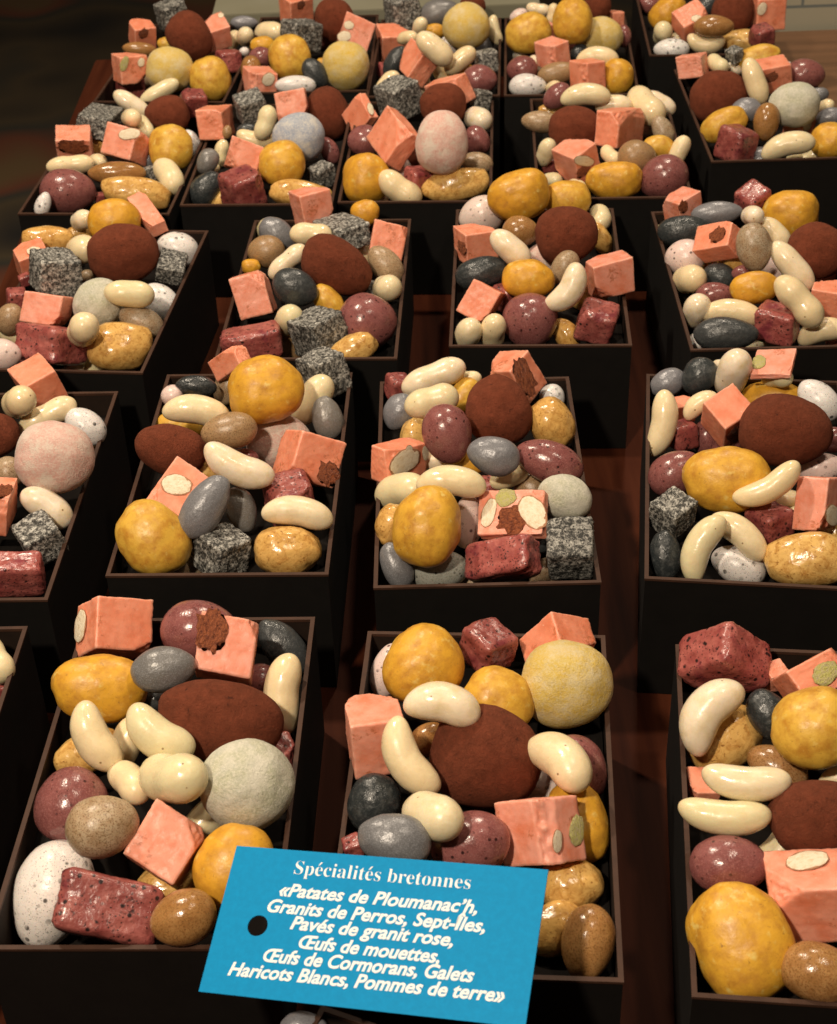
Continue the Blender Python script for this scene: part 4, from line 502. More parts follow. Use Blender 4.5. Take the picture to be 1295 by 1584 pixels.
('te','B2',0.0777,0.8608,0.088,0.36,0.148,-0.437,0.811,0.0146,0.0119,0.0119,-1,'half buried tan speckled egg candy left of the green ball, third box of second row',[]),
('me','B3',0.2072,0.9227,0.0832,0.66,0.282,-0.387,0.579,0.0134,0.0106,0.0106,-1,'half buried mauve speckled egg candy leftmost, rightmost box of second row',[]),
('pg','B3',0.2719,0.8126,0.0823,0.675,0.235,-0.393,0.578,0.0126,0.0104,0.0099,-1,'half buried glossy tan potato candy beside the nougat, rightmost box of second row',[]),
('be','B3',0.2426,0.8306,0.0936,0.144,-0.056,-0.46,0.874,0.0131,0.007,0.007,-1,'half buried cream white bean candy rearmost, rightmost box of second row',[]),
('be','B3',0.2453,0.816,0.0886,0.88,0.417,-0.192,0.124,0.0138,0.0074,0.0074,-1,'half buried cream white bean candy nearest, rightmost box of second row',[]),
('me','B3',0.2194,0.9074,0.0891,0.772,0.355,-0.32,0.419,0.0155,0.0109,0.0109,-1,'half buried mauve speckled egg candy rightmost, rightmost box of second row',[]),
('be','C0',-0.3219,1.1137,0.0793,0.141,0.223,-0.465,0.845,0.0152,0.0075,0.0075,-1,'half buried cream white bean candy leftmost, leftmost box of third row',[]),
('be','C0',-0.261,1.0811,0.0667,0.334,0.299,-0.406,0.796,0.0159,0.0086,0.0086,-1,'half buried cream white bean candy rightmost, leftmost box of third row',[]),
('be','C0',-0.2707,1.0699,0.0722,0.814,0.503,-0.046,0.287,0.013,0.0067,0.0067,-1,'half buried cream white bean candy nearest, leftmost box of third row',[]),
('me','C0',-0.2848,1.1607,0.086,0.805,0.521,-0.05,0.281,0.0168,0.0127,0.0127,-1,'half buried mauve speckled egg candy left of the green ball, leftmost box of third row',[]),
('me','C0',-0.3122,1.0818,0.0742,0.052,0.17,-0.48,0.859,0.0157,0.0129,0.0129,-1,'half buried mauve speckled egg candy right of the pink egg, leftmost box of third row',[]),
('te','C1',-0.1025,1.0908,0.0713,0.53,0.344,-0.367,0.683,0.0173,0.014,0.014,-1,'half buried tan speckled egg candy right of the red cube, second box of third row',[]),
('be','C1',-0.0403,1.2277,0.0906,0.545,0.353,-0.394,0.65,0.0175,0.0095,0.0095,-1,'half buried cream white bean candy behind the mauve egg, second box of third row',[]),
('pg','C2',0.1455,1.1414,0.0839,0.132,0.014,-0.515,0.847,0.018,0.0132,0.0126,-1,'half buried glossy tan potato candy in front of the truffle, third box of third row',[]),
('rc','C2',0.0808,1.1323,0.0894,0.95,-0.048,0.009,0.307,0.0117,0.0117,0.0117,-1,'half buried dark red glazed cube beside the mauve egg, third box of third row',[]),
('pg','C3',0.2542,1.1817,0.0845,0.85,0.519,-0.077,-0.054,0.0159,0.0121,0.0115,-1,'half buried glossy tan potato candy left of the tan egg, rightmost box of third row',[]),
('tr','C3',0.3381,1.0622,0.0733,0.606,0.23,-0.452,0.613,0.0148,0.0122,0.0116,-1,'half buried cocoa dusted brown truffle beside the bean, rightmost box of third row',[]),
('pg','C3',0.2728,1.1665,0.096,0.546,0.237,-0.47,0.652,0.0177,0.0139,0.0132,-1,'half buried glossy tan potato candy rightmost, rightmost box of third row',[]),
('pe','C3',0.3023,1.1595,0.094,0.547,0.226,-0.475,0.651,0.0144,0.0102,0.0102,-1,'half buried pale pink speckled egg candy beside the bean, rightmost box of third row',[]),
('be','C3',0.2756,1.0697,0.0736,0.851,0.461,-0.207,0.145,0.0141,0.0076,0.0076,-1,'half buried cream white bean candy beside the red cube, rightmost box of third row',[]),
('dp','C3',0.2567,1.1493,0.0919,0.285,0.063,-0.518,0.804,0.0148,0.0119,0.0101,-1,'half buried dark charcoal pebble candy beside the tan potato, rightmost box of third row',[]),
('gp','C3',0.3015,1.0679,0.0749,0.606,0.245,-0.443,0.613,0.0135,0.0098,0.0083,-1,'half buried smooth grey pebble candy beside the red cube, rightmost box of third row',[]),
('gp','D0',-0.2526,1.4396,0.0905,0.65,0.488,-0.266,0.518,0.015,0.0119,0.0101,-1,'half buried smooth grey pebble candy left of the yellow potato, leftmost box of fourth row',[]),
('pg','D0',-0.3115,1.4847,0.0882,0.011,-0.108,0.55,-0.828,0.0136,0.0101,0.0096,-1,'half buried glossy tan potato candy behind the mauve egg, leftmost box of fourth row',[]),
('pg','D1',-0.1722,1.3636,0.0729,0.539,0.397,-0.369,0.644,0.0174,0.0136,0.0129,-1,'half buried glossy tan potato candy beside the red cube, second box of fourth row',[]),
('tr','D2',0.0083,1.4212,0.0881,0.028,0.015,-0.551,0.834,0.0146,0.0107,0.0101,-1,'half buried cocoa dusted brown truffle right of the pink egg, middle box of fourth row',[]),
('pe','D2',-0.0089,1.4045,0.0894,0.273,0.183,-0.519,0.789,0.0169,0.0129,0.0129,-1,'half buried pale pink speckled egg right of yellow potato, middle box of fourth row',[]),
('rc','D2',0.0146,1.3745,0.0671,0.519,0.024,-0.106,0.848,0.0115,0.0115,0.0115,-1,'half buried dark red glazed cube left of the tan potato, middle box of fourth row',[]),
('be','D2',-0.025,1.367,0.0732,0.589,0.387,-0.379,0.6,0.0148,0.008,0.008,-1,'half buried cream white bean in front of pink egg, middle box of fourth row',[]),
('be','D4',0.3982,1.4261,0.0738,0.828,0.516,-0.202,0.085,0.0186,0.01,0.01,-1,'half buried cream white bean in front of green ball, rightmost box of fourth row',[]),
('gp','D4',0.347,1.4171,0.0761,0.247,0.034,-0.551,0.796,0.0172,0.0143,0.0121,-1,'half buried smooth grey pebble in front of amber egg, rightmost box of fourth row',[]),
('be','E0',-0.1968,1.7768,0.0897,0.72,0.543,-0.212,0.376,0.0155,0.0084,0.0084,-1,'half buried cream white bean candy right of the truffle, leftmost box of back row',[]),
('dp','E0',-0.2457,1.6492,0.0782,0.754,0.553,-0.146,0.324,0.014,0.0101,0.0086,-1,'half buried dark charcoal pebble in front of yellow ball, leftmost box of back row',[]),
('be','E0',-0.2139,1.7523,0.0857,0.747,0.557,-0.165,0.324,0.0197,0.0107,0.0107,-1,'half buried cream white bean candy leftmost, leftmost box of back row',[]),
('te','E0',-0.2893,1.6906,0.0804,0.806,0.576,0.001,0.137,0.015,0.0123,0.0123,-1,'half buried tan speckled egg candy left of the yellow ball, leftmost box of back row',[]),
('rc','E1',-0.0602,1.6591,0.0688,0.134,0.08,-0.036,0.987,0.0112,0.0112,0.0112,-1,'half buried dark red glazed cube in front of yellow ball, second box of back row',[]),
('be','E2',0.0236,1.6487,0.0797,0.478,0.326,-0.469,0.668,0.0163,0.0088,0.0088,-1,'half buried cream white bean candy nearest, middle box of back row',[]),
('be','E2',0.04,1.6576,0.0934,0.545,0.372,-0.437,0.611,0.0154,0.0083,0.0083,-1,'half buried cream white bean in front of white egg, middle box of back row',[]),
('gp','E2',0.0931,1.7512,0.0841,0.72,0.497,-0.298,0.381,0.0162,0.0119,0.0101,-1,'half buried smooth grey pebble candy behind the mauve egg, middle box of back row',[]),
('po','E2',0.0629,1.65,0.089,0.779,0.537,-0.199,0.255,0.0153,0.0118,0.0112,-1,'half buried matte yellow potato candy left of the mauve egg, middle box of back row',[]),
('me','E3',0.1899,1.7165,0.0919,0.577,0.363,-0.452,0.576,0.0146,0.0113,0.0113,-1,'half buried mauve speckled egg candy left of the yellow ball, fourth box of back row',[]),
('be','E3',0.1506,1.6602,0.0921,0.24,0.118,-0.562,0.782,0.0144,0.0078,0.0078,-1,'half buried cream white bean candy left of the tan egg, fourth box of back row',[]),
('me','E4',0.3025,1.8805,0.0827,0.127,-0.001,-0.589,0.798,0.0148,0.0112,0.0112,-1,'half buried mauve speckled egg candy left of the yellow potato, rightmost box of back row',[]),
('be','E4',0.318,1.7463,0.0877,0.792,0.533,-0.232,0.186,0.0147,0.0079,0.0079,-1,'half buried cream white bean in front of yellow potato, rightmost box of back row',[]),
('dp','E4',0.3595,1.8262,0.0944,0.789,0.54,-0.235,0.173,0.0152,0.0109,0.0093,-1,'half buried dark charcoal pebble candy left of the truffle, rightmost box of back row',[]),
('gp','Z0',-0.0609,0.4376,0.09,0.951,0.308,0.044,-0.004,0.0111,0.0074,0.0066,-1,'smooth grey pebble candy, box under the blue card',[]),
]

# ------------------------------------------------------------------ helpers
random.seed(5)
def link(o): scene.collection.objects.link(o); return o
def mesh_obj(name, me, mat=None, parent=None):
    o = link(bpy.data.objects.new(name, me))
    if mat is not None and not me.materials: me.materials.append(mat)
    if parent is not None: o.parent = parent
    return o
def bm_mesh(name, bm, smooth=True):
    me = bpy.data.meshes.new(name)
    bm.normal_update()
    bm.to_mesh(me); bm.free()
    if smooth:
        for p in me.polygons: p.use_smooth = True
    return me
def tag(o, label, cat, group=None, kind=None):
    if label: o['label'] = label
    if cat: o['category'] = cat
    if group: o['group'] = group
    if kind: o['kind'] = kind
    return o

class NT:
    """small wrapper to write node trees tersely"""
    def __init__(self, name, per_metre=1.0):
        self.m = bpy.data.materials.new(name); self.m.use_nodes = True
        self.t = self.m.node_tree; self.p = self.t.nodes['Principled BSDF']
        co = self.n('ShaderNodeTexCoord'); oi = self.n('ShaderNodeObjectInfo')
        self.rnd = oi.outputs['Random']
        ml = self.n('ShaderNodeVectorMath', operation='MULTIPLY_ADD')
        cx = self.n('ShaderNodeCombineXYZ')
        for k in range(3): self.t.links.new(self.rnd, cx.inputs[k])
        self.t.links.new(cx.outputs[0], ml.inputs[0]); ml.inputs[1].default_value = (37, 61, 83)
        sc = self.n('ShaderNodeVectorMath', operation='SCALE'); sc.inputs['Scale'].default_value = per_metre
        self.t.links.new(co.outputs['Object'], sc.inputs[0]); self.t.links.new(sc.outputs[0], ml.inputs[2])
        self.co = ml.outputs[0]
    def n(self, typ, **kw):
        nd = self.t.nodes.new(typ)
        for k, v in kw.items(): setattr(nd, k, v)
        return nd
    def set(self, key, v):
        i = self.p.inputs[key]
        if hasattr(v, 'is_linked'): self.t.links.new(v, i)
        else: i.default_value = v
    def noise(self, scale, detail=4, rough=0.55, dist=0.0, out='Fac'):
        nd = self.n('ShaderNodeTexNoise'); nd.inputs['Scale'].default_value = scale
        nd.inputs['Detail'].default_value = detail; nd.inputs['Roughness'].default_value = rough
        nd.inputs['Distortion'].default_value = dist
        self.t.links.new(self.co, nd.inputs['Vector']); return nd.outputs[out]
    def voro(self, scale, feature='F1', out='Distance', rnd=1.0):
        nd = self.n('ShaderNodeTexVoronoi', feature=feature); nd.inputs['Scale'].default_value = scale
        nd.inputs['Randomness'].default_value = rnd
        self.t.links.new(self.co, nd.inputs['Vector']); return nd.outputs[out]
    def ramp(self, fac, stops, interp='LINEAR'):
        nd = self.n('ShaderNodeValToRGB'); cr = nd.color_ramp; cr.interpolation = interp
        while len(cr.elements) < len(stops): cr.elements.new(0.5)
        for e, (p, c) in zip(cr.elements, stops):
            e.position = p; e.color = (*c, 1) if len(c) == 3 else c
        self.t.links.new(fac, nd.inputs[0]); return nd.outputs[0]
    def mask(self, fac, a, b):
        return self.ramp(fac, [(a, (0, 0, 0)), (b, (1, 1, 1))] if a < b else [(b, (1, 1, 1)), (a, (0, 0, 0))])
    def mix(self, fac, a, b, blend='MIX'):
        nd = self.n('ShaderNodeMix', data_type='RGBA', blend_type=blend)
        if hasattr(fac, 'is_linked'): self.t.links.new(fac, nd.inputs[0])
        else: nd.inputs[0].default_value = fac
        for v, i in ((a, 6), (b, 7)):
            if hasattr(v, 'is_linked'): self.t.links.new(v, nd.inputs[i])
            else: nd.inputs[i].default_value = (*v, 1)
        return nd.outputs[2]
    def math(self, op, a, b):
        nd = self.n('ShaderNodeMath', operation=op)
        for v, i in ((a, 0), (b, 1)):
            if hasattr(v, 'is_linked'): self.t.links.new(v, nd.inputs[i])
            else: nd.inputs[i].default_value = v
        return nd.outputs[0]
    def bump(self, h, strength=0.3, dist=0.002, prev=None):
        nd = self.n('ShaderNodeBump'); nd.inputs['Strength'].default_value = strength
        nd.inputs['Distance'].default_value = dist
        self.t.links.new(h, nd.inputs['Height'])
        if prev is not None: self.t.links.new(prev, nd.inputs['Normal'])
        self.t.links.new(nd.outputs[0], self.p.inputs['Normal']); return nd.outputs[0]
    def vary(self, col, amount=0.25):
        """overall lightness differs a little from piece to piece"""
        v = self.math('MULTIPLY_ADD', self.rnd, amount)
        v.node.inputs[2].default_value = 1 - amount / 2
        cb = self.n('ShaderNodeCombineColor')
        for k in range(3): self.t.links.new(v, cb.inputs[k])
        return self.mix(1.0, col, cb.outputs[0], 'MULTIPLY')

def m_simple(name, col, rough=0.5, bump=None):
    N = NT(name); N.set('Base Color', (*col, 1)); N.set('Roughness', rough)
    if bump: N.bump(N.noise(bump[0], 4), bump[1], bump[2])
    return N.m

# ------------------------------------------------------------------ materials
M = {}
K = 55.0     # texture detail per metre: one unit is about half a sweet
N = NT('bean_icing', K)
c = N.ramp(N.rnd, [(0, (.80, .64, .38)), (.35, (.84, .70, .45)), (.6, (.74, .66, .40)), (.8, (.86, .72, .52)), (1, (.84, .74, .60))])
c = N.mix(N.mask(N.noise(2.2, 3), .45, .75), c, (.74, .60, .36))
c = N.mix(N.mask(N.voro(1.7), .075, .045), c, (.30, .19, .09))
c = N.mix(N.math('MULTIPLY', N.mask(N.noise(9, 5, .7), .60, .70), .35), c, (.62, .47, .26))
N.set('Base Color', c); N.set('Roughness', N.ramp(N.noise(3, 3), [(.35, (.14,)*3), (.65, (.42,)*3)]))
N.set('Subsurface Weight', .25); N.set('Subsurface Radius', (1.0, .6, .3)); N.set('Subsurface Scale', .003)
N.bump(N.noise(3, 3), .14, .0025); M['be'] = N.m

N = NT('matte_potato_icing', K)
b = N.ramp(N.rnd, [(0, (.66, .33, .028)), (.5, (.70, .37, .035)), (1, (.70, .43, .065))])
c = N.mix(N.mask(N.noise(2.4, 5, .6), .42, .68), b, (.50, .235, .03))
c = N.mix(N.mask(N.noise(7, 6, .7, 1.0), .60, .70), c, (.36, .175, .03))
c = N.mix(N.mask(N.noise(3.1, 3), .60, .75), c, (.72, .52, .14))
sp = N.mask(N.voro(9), .10, .05); c = N.mix(N.math('MULTIPLY', sp, .55), c, (.16, .08, .02))
N.set('Base Color', c); N.set('Roughness', N.ramp(N.noise(5, 4), [(.35, (.32,)*3), (.7, (.52,)*3)])); N.set('Specular IOR Level', .4)
N.bump(N.noise(26, 4), .06, .001, N.bump(N.noise(1.8, 3), .16, .004)); M['po'] = N.m

N = NT('glazed_potato_icing', K)
b = N.ramp(N.rnd, [(0, (.70, .40, .11)), (.5, (.74, .48, .16)), (1, (.66, .36, .09))])
c = N.mix(N.mask(N.noise(3.0, 6, .68, .8), .45, .66), b, (.46, .22, .05))
c = N.mix(N.mask(N.noise(9, 4, .6), .58, .7), c, (.30, .13, .03))
N.set('Base Color', c); N.set('Roughness', .24); N.set('Coat Weight', .35); N.set('Coat Roughness', .06)
N.bump(N.noise(2.0, 3, .5, .4), .26, .004); M['pg'] = N.m

N = NT('cocoa_dust', K)
c = N.mix(N.mask(N.noise(3, 6, .65), .35, .7), (.20, .050, .025), (.125, .031, .015))
c = N.mix(N.mask(N.noise(40, 3, .7), .55, .72), c, (.22, .075, .038))
c = N.mix(N.mask(N.noise(6, 3), .66, .74), c, (.07, .02, .012))
N.set('Base Color', N.vary(c, .2)); N.set('Roughness', .95); N.set('Specular IOR Level', .12); N.set('Sheen Weight', .08); N.set('Sheen Tint', (.8, .4, .25, 1))
crk = N.mask(N.voro(2.6, 'DISTANCE_TO_EDGE'), .0, .02)
cm = N.math('MULTIPLY', N.mask(N.voro(1.6, 'DISTANCE_TO_EDGE'), .0, .035), 1.0)
N.bump(N.noise(30, 5, .7), .35, .0012, N.bump(N.noise(5, 6, .75, 1.6), .8, .003)); M['tr'] = N.m

N = NT('grey_pebble_icing', K)
b = N.ramp(N.rnd, [(0, (.17, .17, .18)), (.35, (.21, .21, .235)), (.7, (.15, .15, .155)), (1, (.20, .18, .15))])
c = N.mix(N.mask(N.noise(28, 4, .7), .5, .66), b, (.30, .30, .32))
c = N.mix(N.mask(N.noise(20, 3, .7, .0), .60, .7), c, (.09, .09, .095))
N.set('Base Color', c); N.set('Roughness', .33); N.set('Metallic', .15)
N.bump(N.noise(5, 4), .25, .002); M['gp'] = N.m

N = NT('charcoal_pebble_icing', K)
c = N.ramp(N.rnd, [(0, (.022, .026, .028)), (.5, (.036, .042, .044)), (1, (.045, .048, .05))])
c = N.mix(N.mask(N.voro(16), .16, .06), c, (.16, .17, .16))
c = N.mix(N.mask(N.noise(6, 5), .5, .75), c, (.07, .075, .075))
N.set('Base Color', c); N.set('Roughness', N.ramp(N.noise(7, 4), [(.35, (.18,)*3), (.7, (.42,)*3)]))
N.bump(N.noise(5, 5), .35, .002); M['dp'] = N.m

def egg(name, stops, speck, scale, thr, rough=.22, cloud=None, fine=None, fthr=.66):
    N = NT(name, K); c = N.ramp(N.rnd, stops)
    if cloud: c = N.mix(N.mask(N.noise(2.5, 5, .6), .42, .7), c, cloud)
    if fine:
        c = N.mix(N.mask(N.noise(20, 3, .7), .52, .60), c, fine)
    v = N.voro(scale); nz = N.mask(N.noise(2.2, 3), .35, .6)
    big = N.math('MULTIPLY', N.mask(v, thr, thr * .7), nz)
    c = N.mix(N.math('MULTIPLY', big, .9), c, speck)
    v2 = N.mask(N.noise(13, 2, .5, 2.0), fthr, fthr + .03)
    c = N.mix(N.math('MULTIPLY', v2, .8), c, speck)
    N.set('Base Color', c); N.set('Roughness', rough); N.set('Subsurface Weight', .08); N.set('Subsurface Scale', .002)
    N.bump(N.noise(3.5, 4), .22, .002); return N.m
M['me'] = egg('mauve_egg_icing', [(0, (.20, .068, .062)), (.5, (.26, .094, .09)), (1, (.24, .085, .075))], (.02, .008, .008), 4.2, .24, .22, (.17, .052, .05), (.30, .12, .11))
M['te'] = egg('tan_egg_icing', [(0, (.46, .33, .20)), (.4, (.42, .34, .24)), (.7, (.36, .21, .09)), (1, (.48, .38, .26))], (.12, .06, .03), 10, .16, .36, (.34, .22, .12), (.20, .12, .055))
M['ae'] = egg('amber_egg_icing', [(0, (.34, .17, .055)), (.5, (.40, .21, .075)), (1, (.36, .20, .09))], (.10, .045, .015), 10, .16, .2, (.28, .13, .04), (.22, .10, .03))
M['we'] = egg('white_egg_icing', [(0, (.78, .76, .74)), (.6, (.74, .70, .68)), (1, (.78, .72, .68))], (.02, .016, .012), 2.9, .27, .3, None, None, .63)
M['pe'] = egg('pink_egg_icing', [(0, (.76, .60, .55)), (.6, (.74, .56, .52)), (1, (.72, .60, .54))], (.05, .025, .025), 3.0, .22, .3)
M['se'] = egg('grey_egg_icing', [(0, (.32, .32, .27)), (1, (.34, .34, .30))], (.03, .025, .02), 5, .26, .3, None, (.22, .22, .18))

def powder(name, col, cld, dust=1.0):
    N = NT(name, K)
    c = N.mix(N.mask(N.noise(2.0, 5, .65), .36, .68), col, cld)
    c = N.mix(N.math('MULTIPLY', N.mask(N.noise(14, 6, .8), .46, .60), .6 * dust), c, (.78, .73, .62))
    c = N.mix(N.math('MULTIPLY', N.mask(N.noise(1.3, 5, .65), .47, .62), .6 * dust), c, (.74, .70, .60))
    N.set('Base Color', c); N.set('Roughness', 1.0); N.set('Specular IOR Level', .1); N.set('Sheen Weight', .1)
    N.bump(N.noise(20, 6, .7), .55, .002, N.bump(N.noise(3, 4), .4, .003)); return N.m
M['bp'] = powder('pink_powder', (.68, .36, .30), (.74, .48, .42))
M['by'] = powder('yellow_powder', (.66, .44, .06), (.66, .50, .15), .5)
M['bg'] = powder('grey_green_powder', (.46, .46, .32), (.50, .50, .42))
M['bb'] = powder('blue_powder', (.28, .33, .44), (.38, .42, .50))

N = NT('pink_nougat', K)
b = N.ramp(N.rnd, [(0, (.80, .28, .165)), (.5, (.82, .32, .20)), (1, (.80, .35, .26))])
c = N.mix(N.mask(N.noise(1.6, 4), .4, .75), b, (.70, .20, .10))
c = N.mix(N.mask(N.noise(7, 6, .7), .62, .72), c, (.84, .46, .34))
c = N.mix(N.mask(N.noise(11, 4, .7), .68, .72), c, (.45, .13, .07))
cr = N.math('MULTIPLY', N.mask(N.noise(1.1, 4, .6), .59, .63), N.mask(N.noise(9, 4, .7), .47, .56))
c = N.mix(N.math('MULTIPLY', cr, .8), c, (.45, .13, .05))
gm = N.n('ShaderNodeNewGeometry')
c = N.mix(N.math('MULTIPLY', N.mask(gm.outputs['Pointiness'], .52, .60), .55), c, (.88, .54, .42))
N.set('Base Color', c); N.set('Roughness', N.ramp(N.noise(4, 4), [(.4, (.34,)*3), (.6, (.6,)*3)])); N.set('Subsurface Weight', .2); N.set('Subsurface Radius', (1, .35, .2)); N.set('Subsurface Scale', .003)
N.bump(N.noise(18, 6, .7), .16, .0012, N.bump(N.noise(1.5, 3), .15, .004)); M['nc'] = N.m

N = NT('granite_icing', K)
f = N.noise(6.0, 8, .82, .15)
c = N.ramp(f, [(.40, (.014, .014, .013)), (.475, (.06, .06, .054)), (.515, (.24, .23, .21)), (.56, (.46, .45, .41)), (.64, (.68, .67, .62))])
c = N.mix(N.mask(N.voro(6.5), .26, .20), c, (.018, .018, .016))
N.set('Base Color', N.vary(c, .35)); N.set('Roughness', .42)
N.bump(N.noise(10, 6, .75), .6, .003); M['gc'] = N.m

N = NT('red_glaze', K)
c = N.mix(N.mask(N.noise(2.0, 4), .4, .7), (.27, .062, .055), (.42, .13, .11))
c = N.mix(N.math('MULTIPLY', N.mask(N.voro(4.2), .34, .2), N.mask(N.noise(3.0, 3), .46, .56)), c, (.02, .01, .01))
c = N.mix(N.math('MULTIPLY', N.mask(N.voro(9), .26, .18), N.mask(N.noise(2.2, 3), .42, .52)), c, (.03, .012, .012))
c = N.mix(N.mask(N.noise(1.4, 3), .55, .72), c, (.20, .035, .045))
c = N.mix(N.mask(N.noise(7, 5, .7, .6), .58, .66), c, (.09, .022, .02))
N.set('Base Color', N.vary(c, .35)); N.set('Roughness', .32); N.set('Coat Weight', .2); N.set('Coat Roughness', .15)
N.bump(N.noise(2.2, 4, .5), .35, .005); M['rc'] = N.m

M['almond'] = (lambda N: (N.set('Base Color', N.mix(N.mask(N.noise(3, 5, .7), .45, .7), (.88, .78, .60), (.72, .55, .34))), N.set('Roughness', .6), N.bump(N.noise(6, 5, .7), .6, .002), N.m)[-1])(NT('almond_flesh'))
M['pist'] = (lambda N: (N.set('Base Color', N.mix(N.mask(N.noise(3, 5, .7), .42, .66), (.58, .54, .16), (.62, .52, .32))), N.set('Roughness', .6), N.bump(N.noise(5, 5, .7), .8, .003), N.m)[-1])(NT('pistachio_flesh'))
M['crumb'] = (lambda N: (N.set('Base Color', N.mix(N.mask(N.noise(3.5, 6, .75), .42, .62), (.60, .17, .06), (.20, .04, .015))), N.set('Roughness', .6), N.bump(N.noise(5, 6, .75), 1.0, .006), N.m)[-1])(NT('crumbly_sugar'))
M['skin'] = m_simple('nut_skin', (.42, .20, .10), .6, (6, .5, .002))
def paper(name, col, rough):
    N = NT(name); c = N.mix(N.mask(N.noise(60, 4, .7), .4, .7), col, tuple(v * .7 for v in col))
    N.set('Base Color', c); N.set('Roughness', rough); N.set('Specular IOR Level', .25); N.bump(N.noise(220, 3), .15, .0004); return N.m
M['shell'] = paper('black_card', (.006, .005, .0042), .7)
M['lining'] = paper('brown_card_lining', (.020, .011, .007), .75)
M['rim'] = paper('brown_card_edge', (.060, .028, .017), .6)
M['pad'] = paper('gap_shade_padding', (.006, .004, .003), 1.0)  # near black stands in for the shade between the sweets

# ------------------------------------------------------------------ setting
N = NT('dark_wood')
mp = N.n('ShaderNodeMapping'); N.t.links.new(N.co, mp.inputs[0]); mp.inputs['Scale'].default_value = (60, 4, 20)
nz = N.n('ShaderNodeTexNoise'); nz.inputs['Scale'].default_value = 1; nz.inputs['Detail'].default_value = 6; N.t.links.new(mp.outputs[0], nz.inputs['Vector'])
c = N.ramp(nz.outputs['Fac'], [(.3, (.028, .0065, .003)), (.5, (.050, .0125, .0055)), (.7, (.078, .021, .009))])
N.set('Base Color', c); N.set('Roughness', .6); N.set('Specular IOR Level', .06); N.bump(nz.outputs['Fac'], .2, .001); M['wood'] = N.m
N = NT('light_wood')
mp = N.n('ShaderNodeMapping'); N.t.links.new(N.co, mp.inputs[0]); mp.inputs['Scale'].default_value = (5, 50, 20)
nz = N.n('ShaderNodeTexNoise'); nz.inputs['Scale'].default_value = 1; nz.inputs['Detail'].default_value = 6; N.t.links.new(mp.outputs[0], nz.inputs['Vector'])
N.set('Base Color', N.ramp(nz.outputs['Fac'], [(.3, (.11, .055, .026)), (.7, (.20, .10, .05))])); N.set('Roughness', .5); M['lwood'] = N.m

def slab(name, pts, z0, z1, mat, bevel=0):
    bm = bmesh.new(); vs = [bm.verts.new((x, y, z1)) for x, y in pts]
    f = bm.faces.new(vs); r = bmesh.ops.extrude_face_region(bm, geom=[f])
    for v in r['geom']:
        if isinstance(v, bmesh.types.BMVert): v.co.z = z0
    bmesh.ops.recalc_face_normals(bm, faces=bm.faces)
    if bevel: bmesh.ops.bevel(bm, geom=list(bm.edges), offset=bevel, segments=2, affect='EDGES')
    return mesh_obj(name, bm_mesh(name, bm, False), mat)

table = slab('display_table', [(-.62, .0), (.75, .0), (.75, 1.995), (-.40, 1.995), (-.40, 1.18), (-.62, 1.18)], -.03, 0, M['wood'], .002)
tag(table, 'dark brown wooden table top under all the candy boxes', 'table')
ledge = slab('wooden_ledge', [(.365, 1.50), (.75, 1.50), (.75, 1.99), (.365, 1.99)], .0005, .006, M['lwood'], .001)
tag(ledge, 'lighter brown wooden strip at the far right before the tiles', 'ledge')

N = NT('board_paint')
N.set('Base Color', N.mix(N.mask(N.noise(9, 5), .4, .7), (.20, .19, .13), (.23, .22, .16))); N.set('Roughness', .6); M['board'] = N.m
board = slab('display_board', [(-.226, 1.862), (.168, 1.862), (.168, 2.5), (-.226, 2.5)], .078, .095, M['board'], .001)
tag(board, 'pale grey green board behind the back row of boxes', 'board')
bb_ = bmesh.new()
bmesh.ops.create_cube(bb_, size=1, matrix=Matrix.Translation((-.029, 2.18, .0375)) @ Matrix.Diagonal((.38, .6, .08, 1)))
mesh_obj('shaded_support', bm_mesh('shaded_support', bb_, False), M['shell'], board)  # platform front below the board, blackened to paint in its shadow

# tiled wall, each tile row drawn by the brick pattern
N = NT('cream_tiles')
br = N.n('ShaderNodeTexBrick'); br.offset = .5; br.inputs['Scale'].default_value = 1
br.inputs['Color1'].default_value = (.40, .37, .28, 1); br.inputs['Color2'].default_value = (.36, .34, .26, 1)
br.inputs['Mortar'].default_value = (.16, .18, .17, 1); br.inputs['Mortar Size'].default_value = .002
br.inputs['Brick Width'].default_value = .13; br.inputs['Row Height'].default_value = .034
cx = N.n('ShaderNodeSeparateXYZ'); tc = N.n('ShaderNodeTexCoord'); N.t.links.new(tc.outputs['Object'], cx.inputs[0])
cb = N.n('ShaderNodeCombineXYZ'); N.t.links.new(cx.outputs['X'], cb.inputs[0]); N.t.links.new(cx.outputs['Z'], cb.inputs[1])
N.t.links.new(cb.outputs[0], br.inputs['Vector']); N.set('Base Color', br.outputs['Color']); N.set('Roughness', .35); M['tile'] = N.m
wall = slab('tiled_wall', [(.36, 2.0), (1.2, 2.0), (1.2, 2.06), (.36, 2.06)], -.05, .5, M['tile'])
tag(wall, 'cream tiled wall with blue grey joints at the upper right', 'wall', kind='structure')

# dim shop floor far below the table edge, littered with out of focus goods
N = NT('dim_floor')
c = N.ramp(N.noise(3.5, 1, .4), [(.3, (.008, .007, .006)), (.47, (.06, .042, .02)), (.56, (.03, .028, .02)), (.66, (.12, .035, .015)), (.75, (.11, .065, .025))])
N.set('Base Color', c); N.set('Roughness', .8); M['floor'] = N.m
fl = slab('floor', [(-6, -3), (6, -3), (6, 9), (-6, 9)], -.47, -.45, M['floor'])
tag(fl, 'dim shop floor far below the left table edge', None, kind='structure')

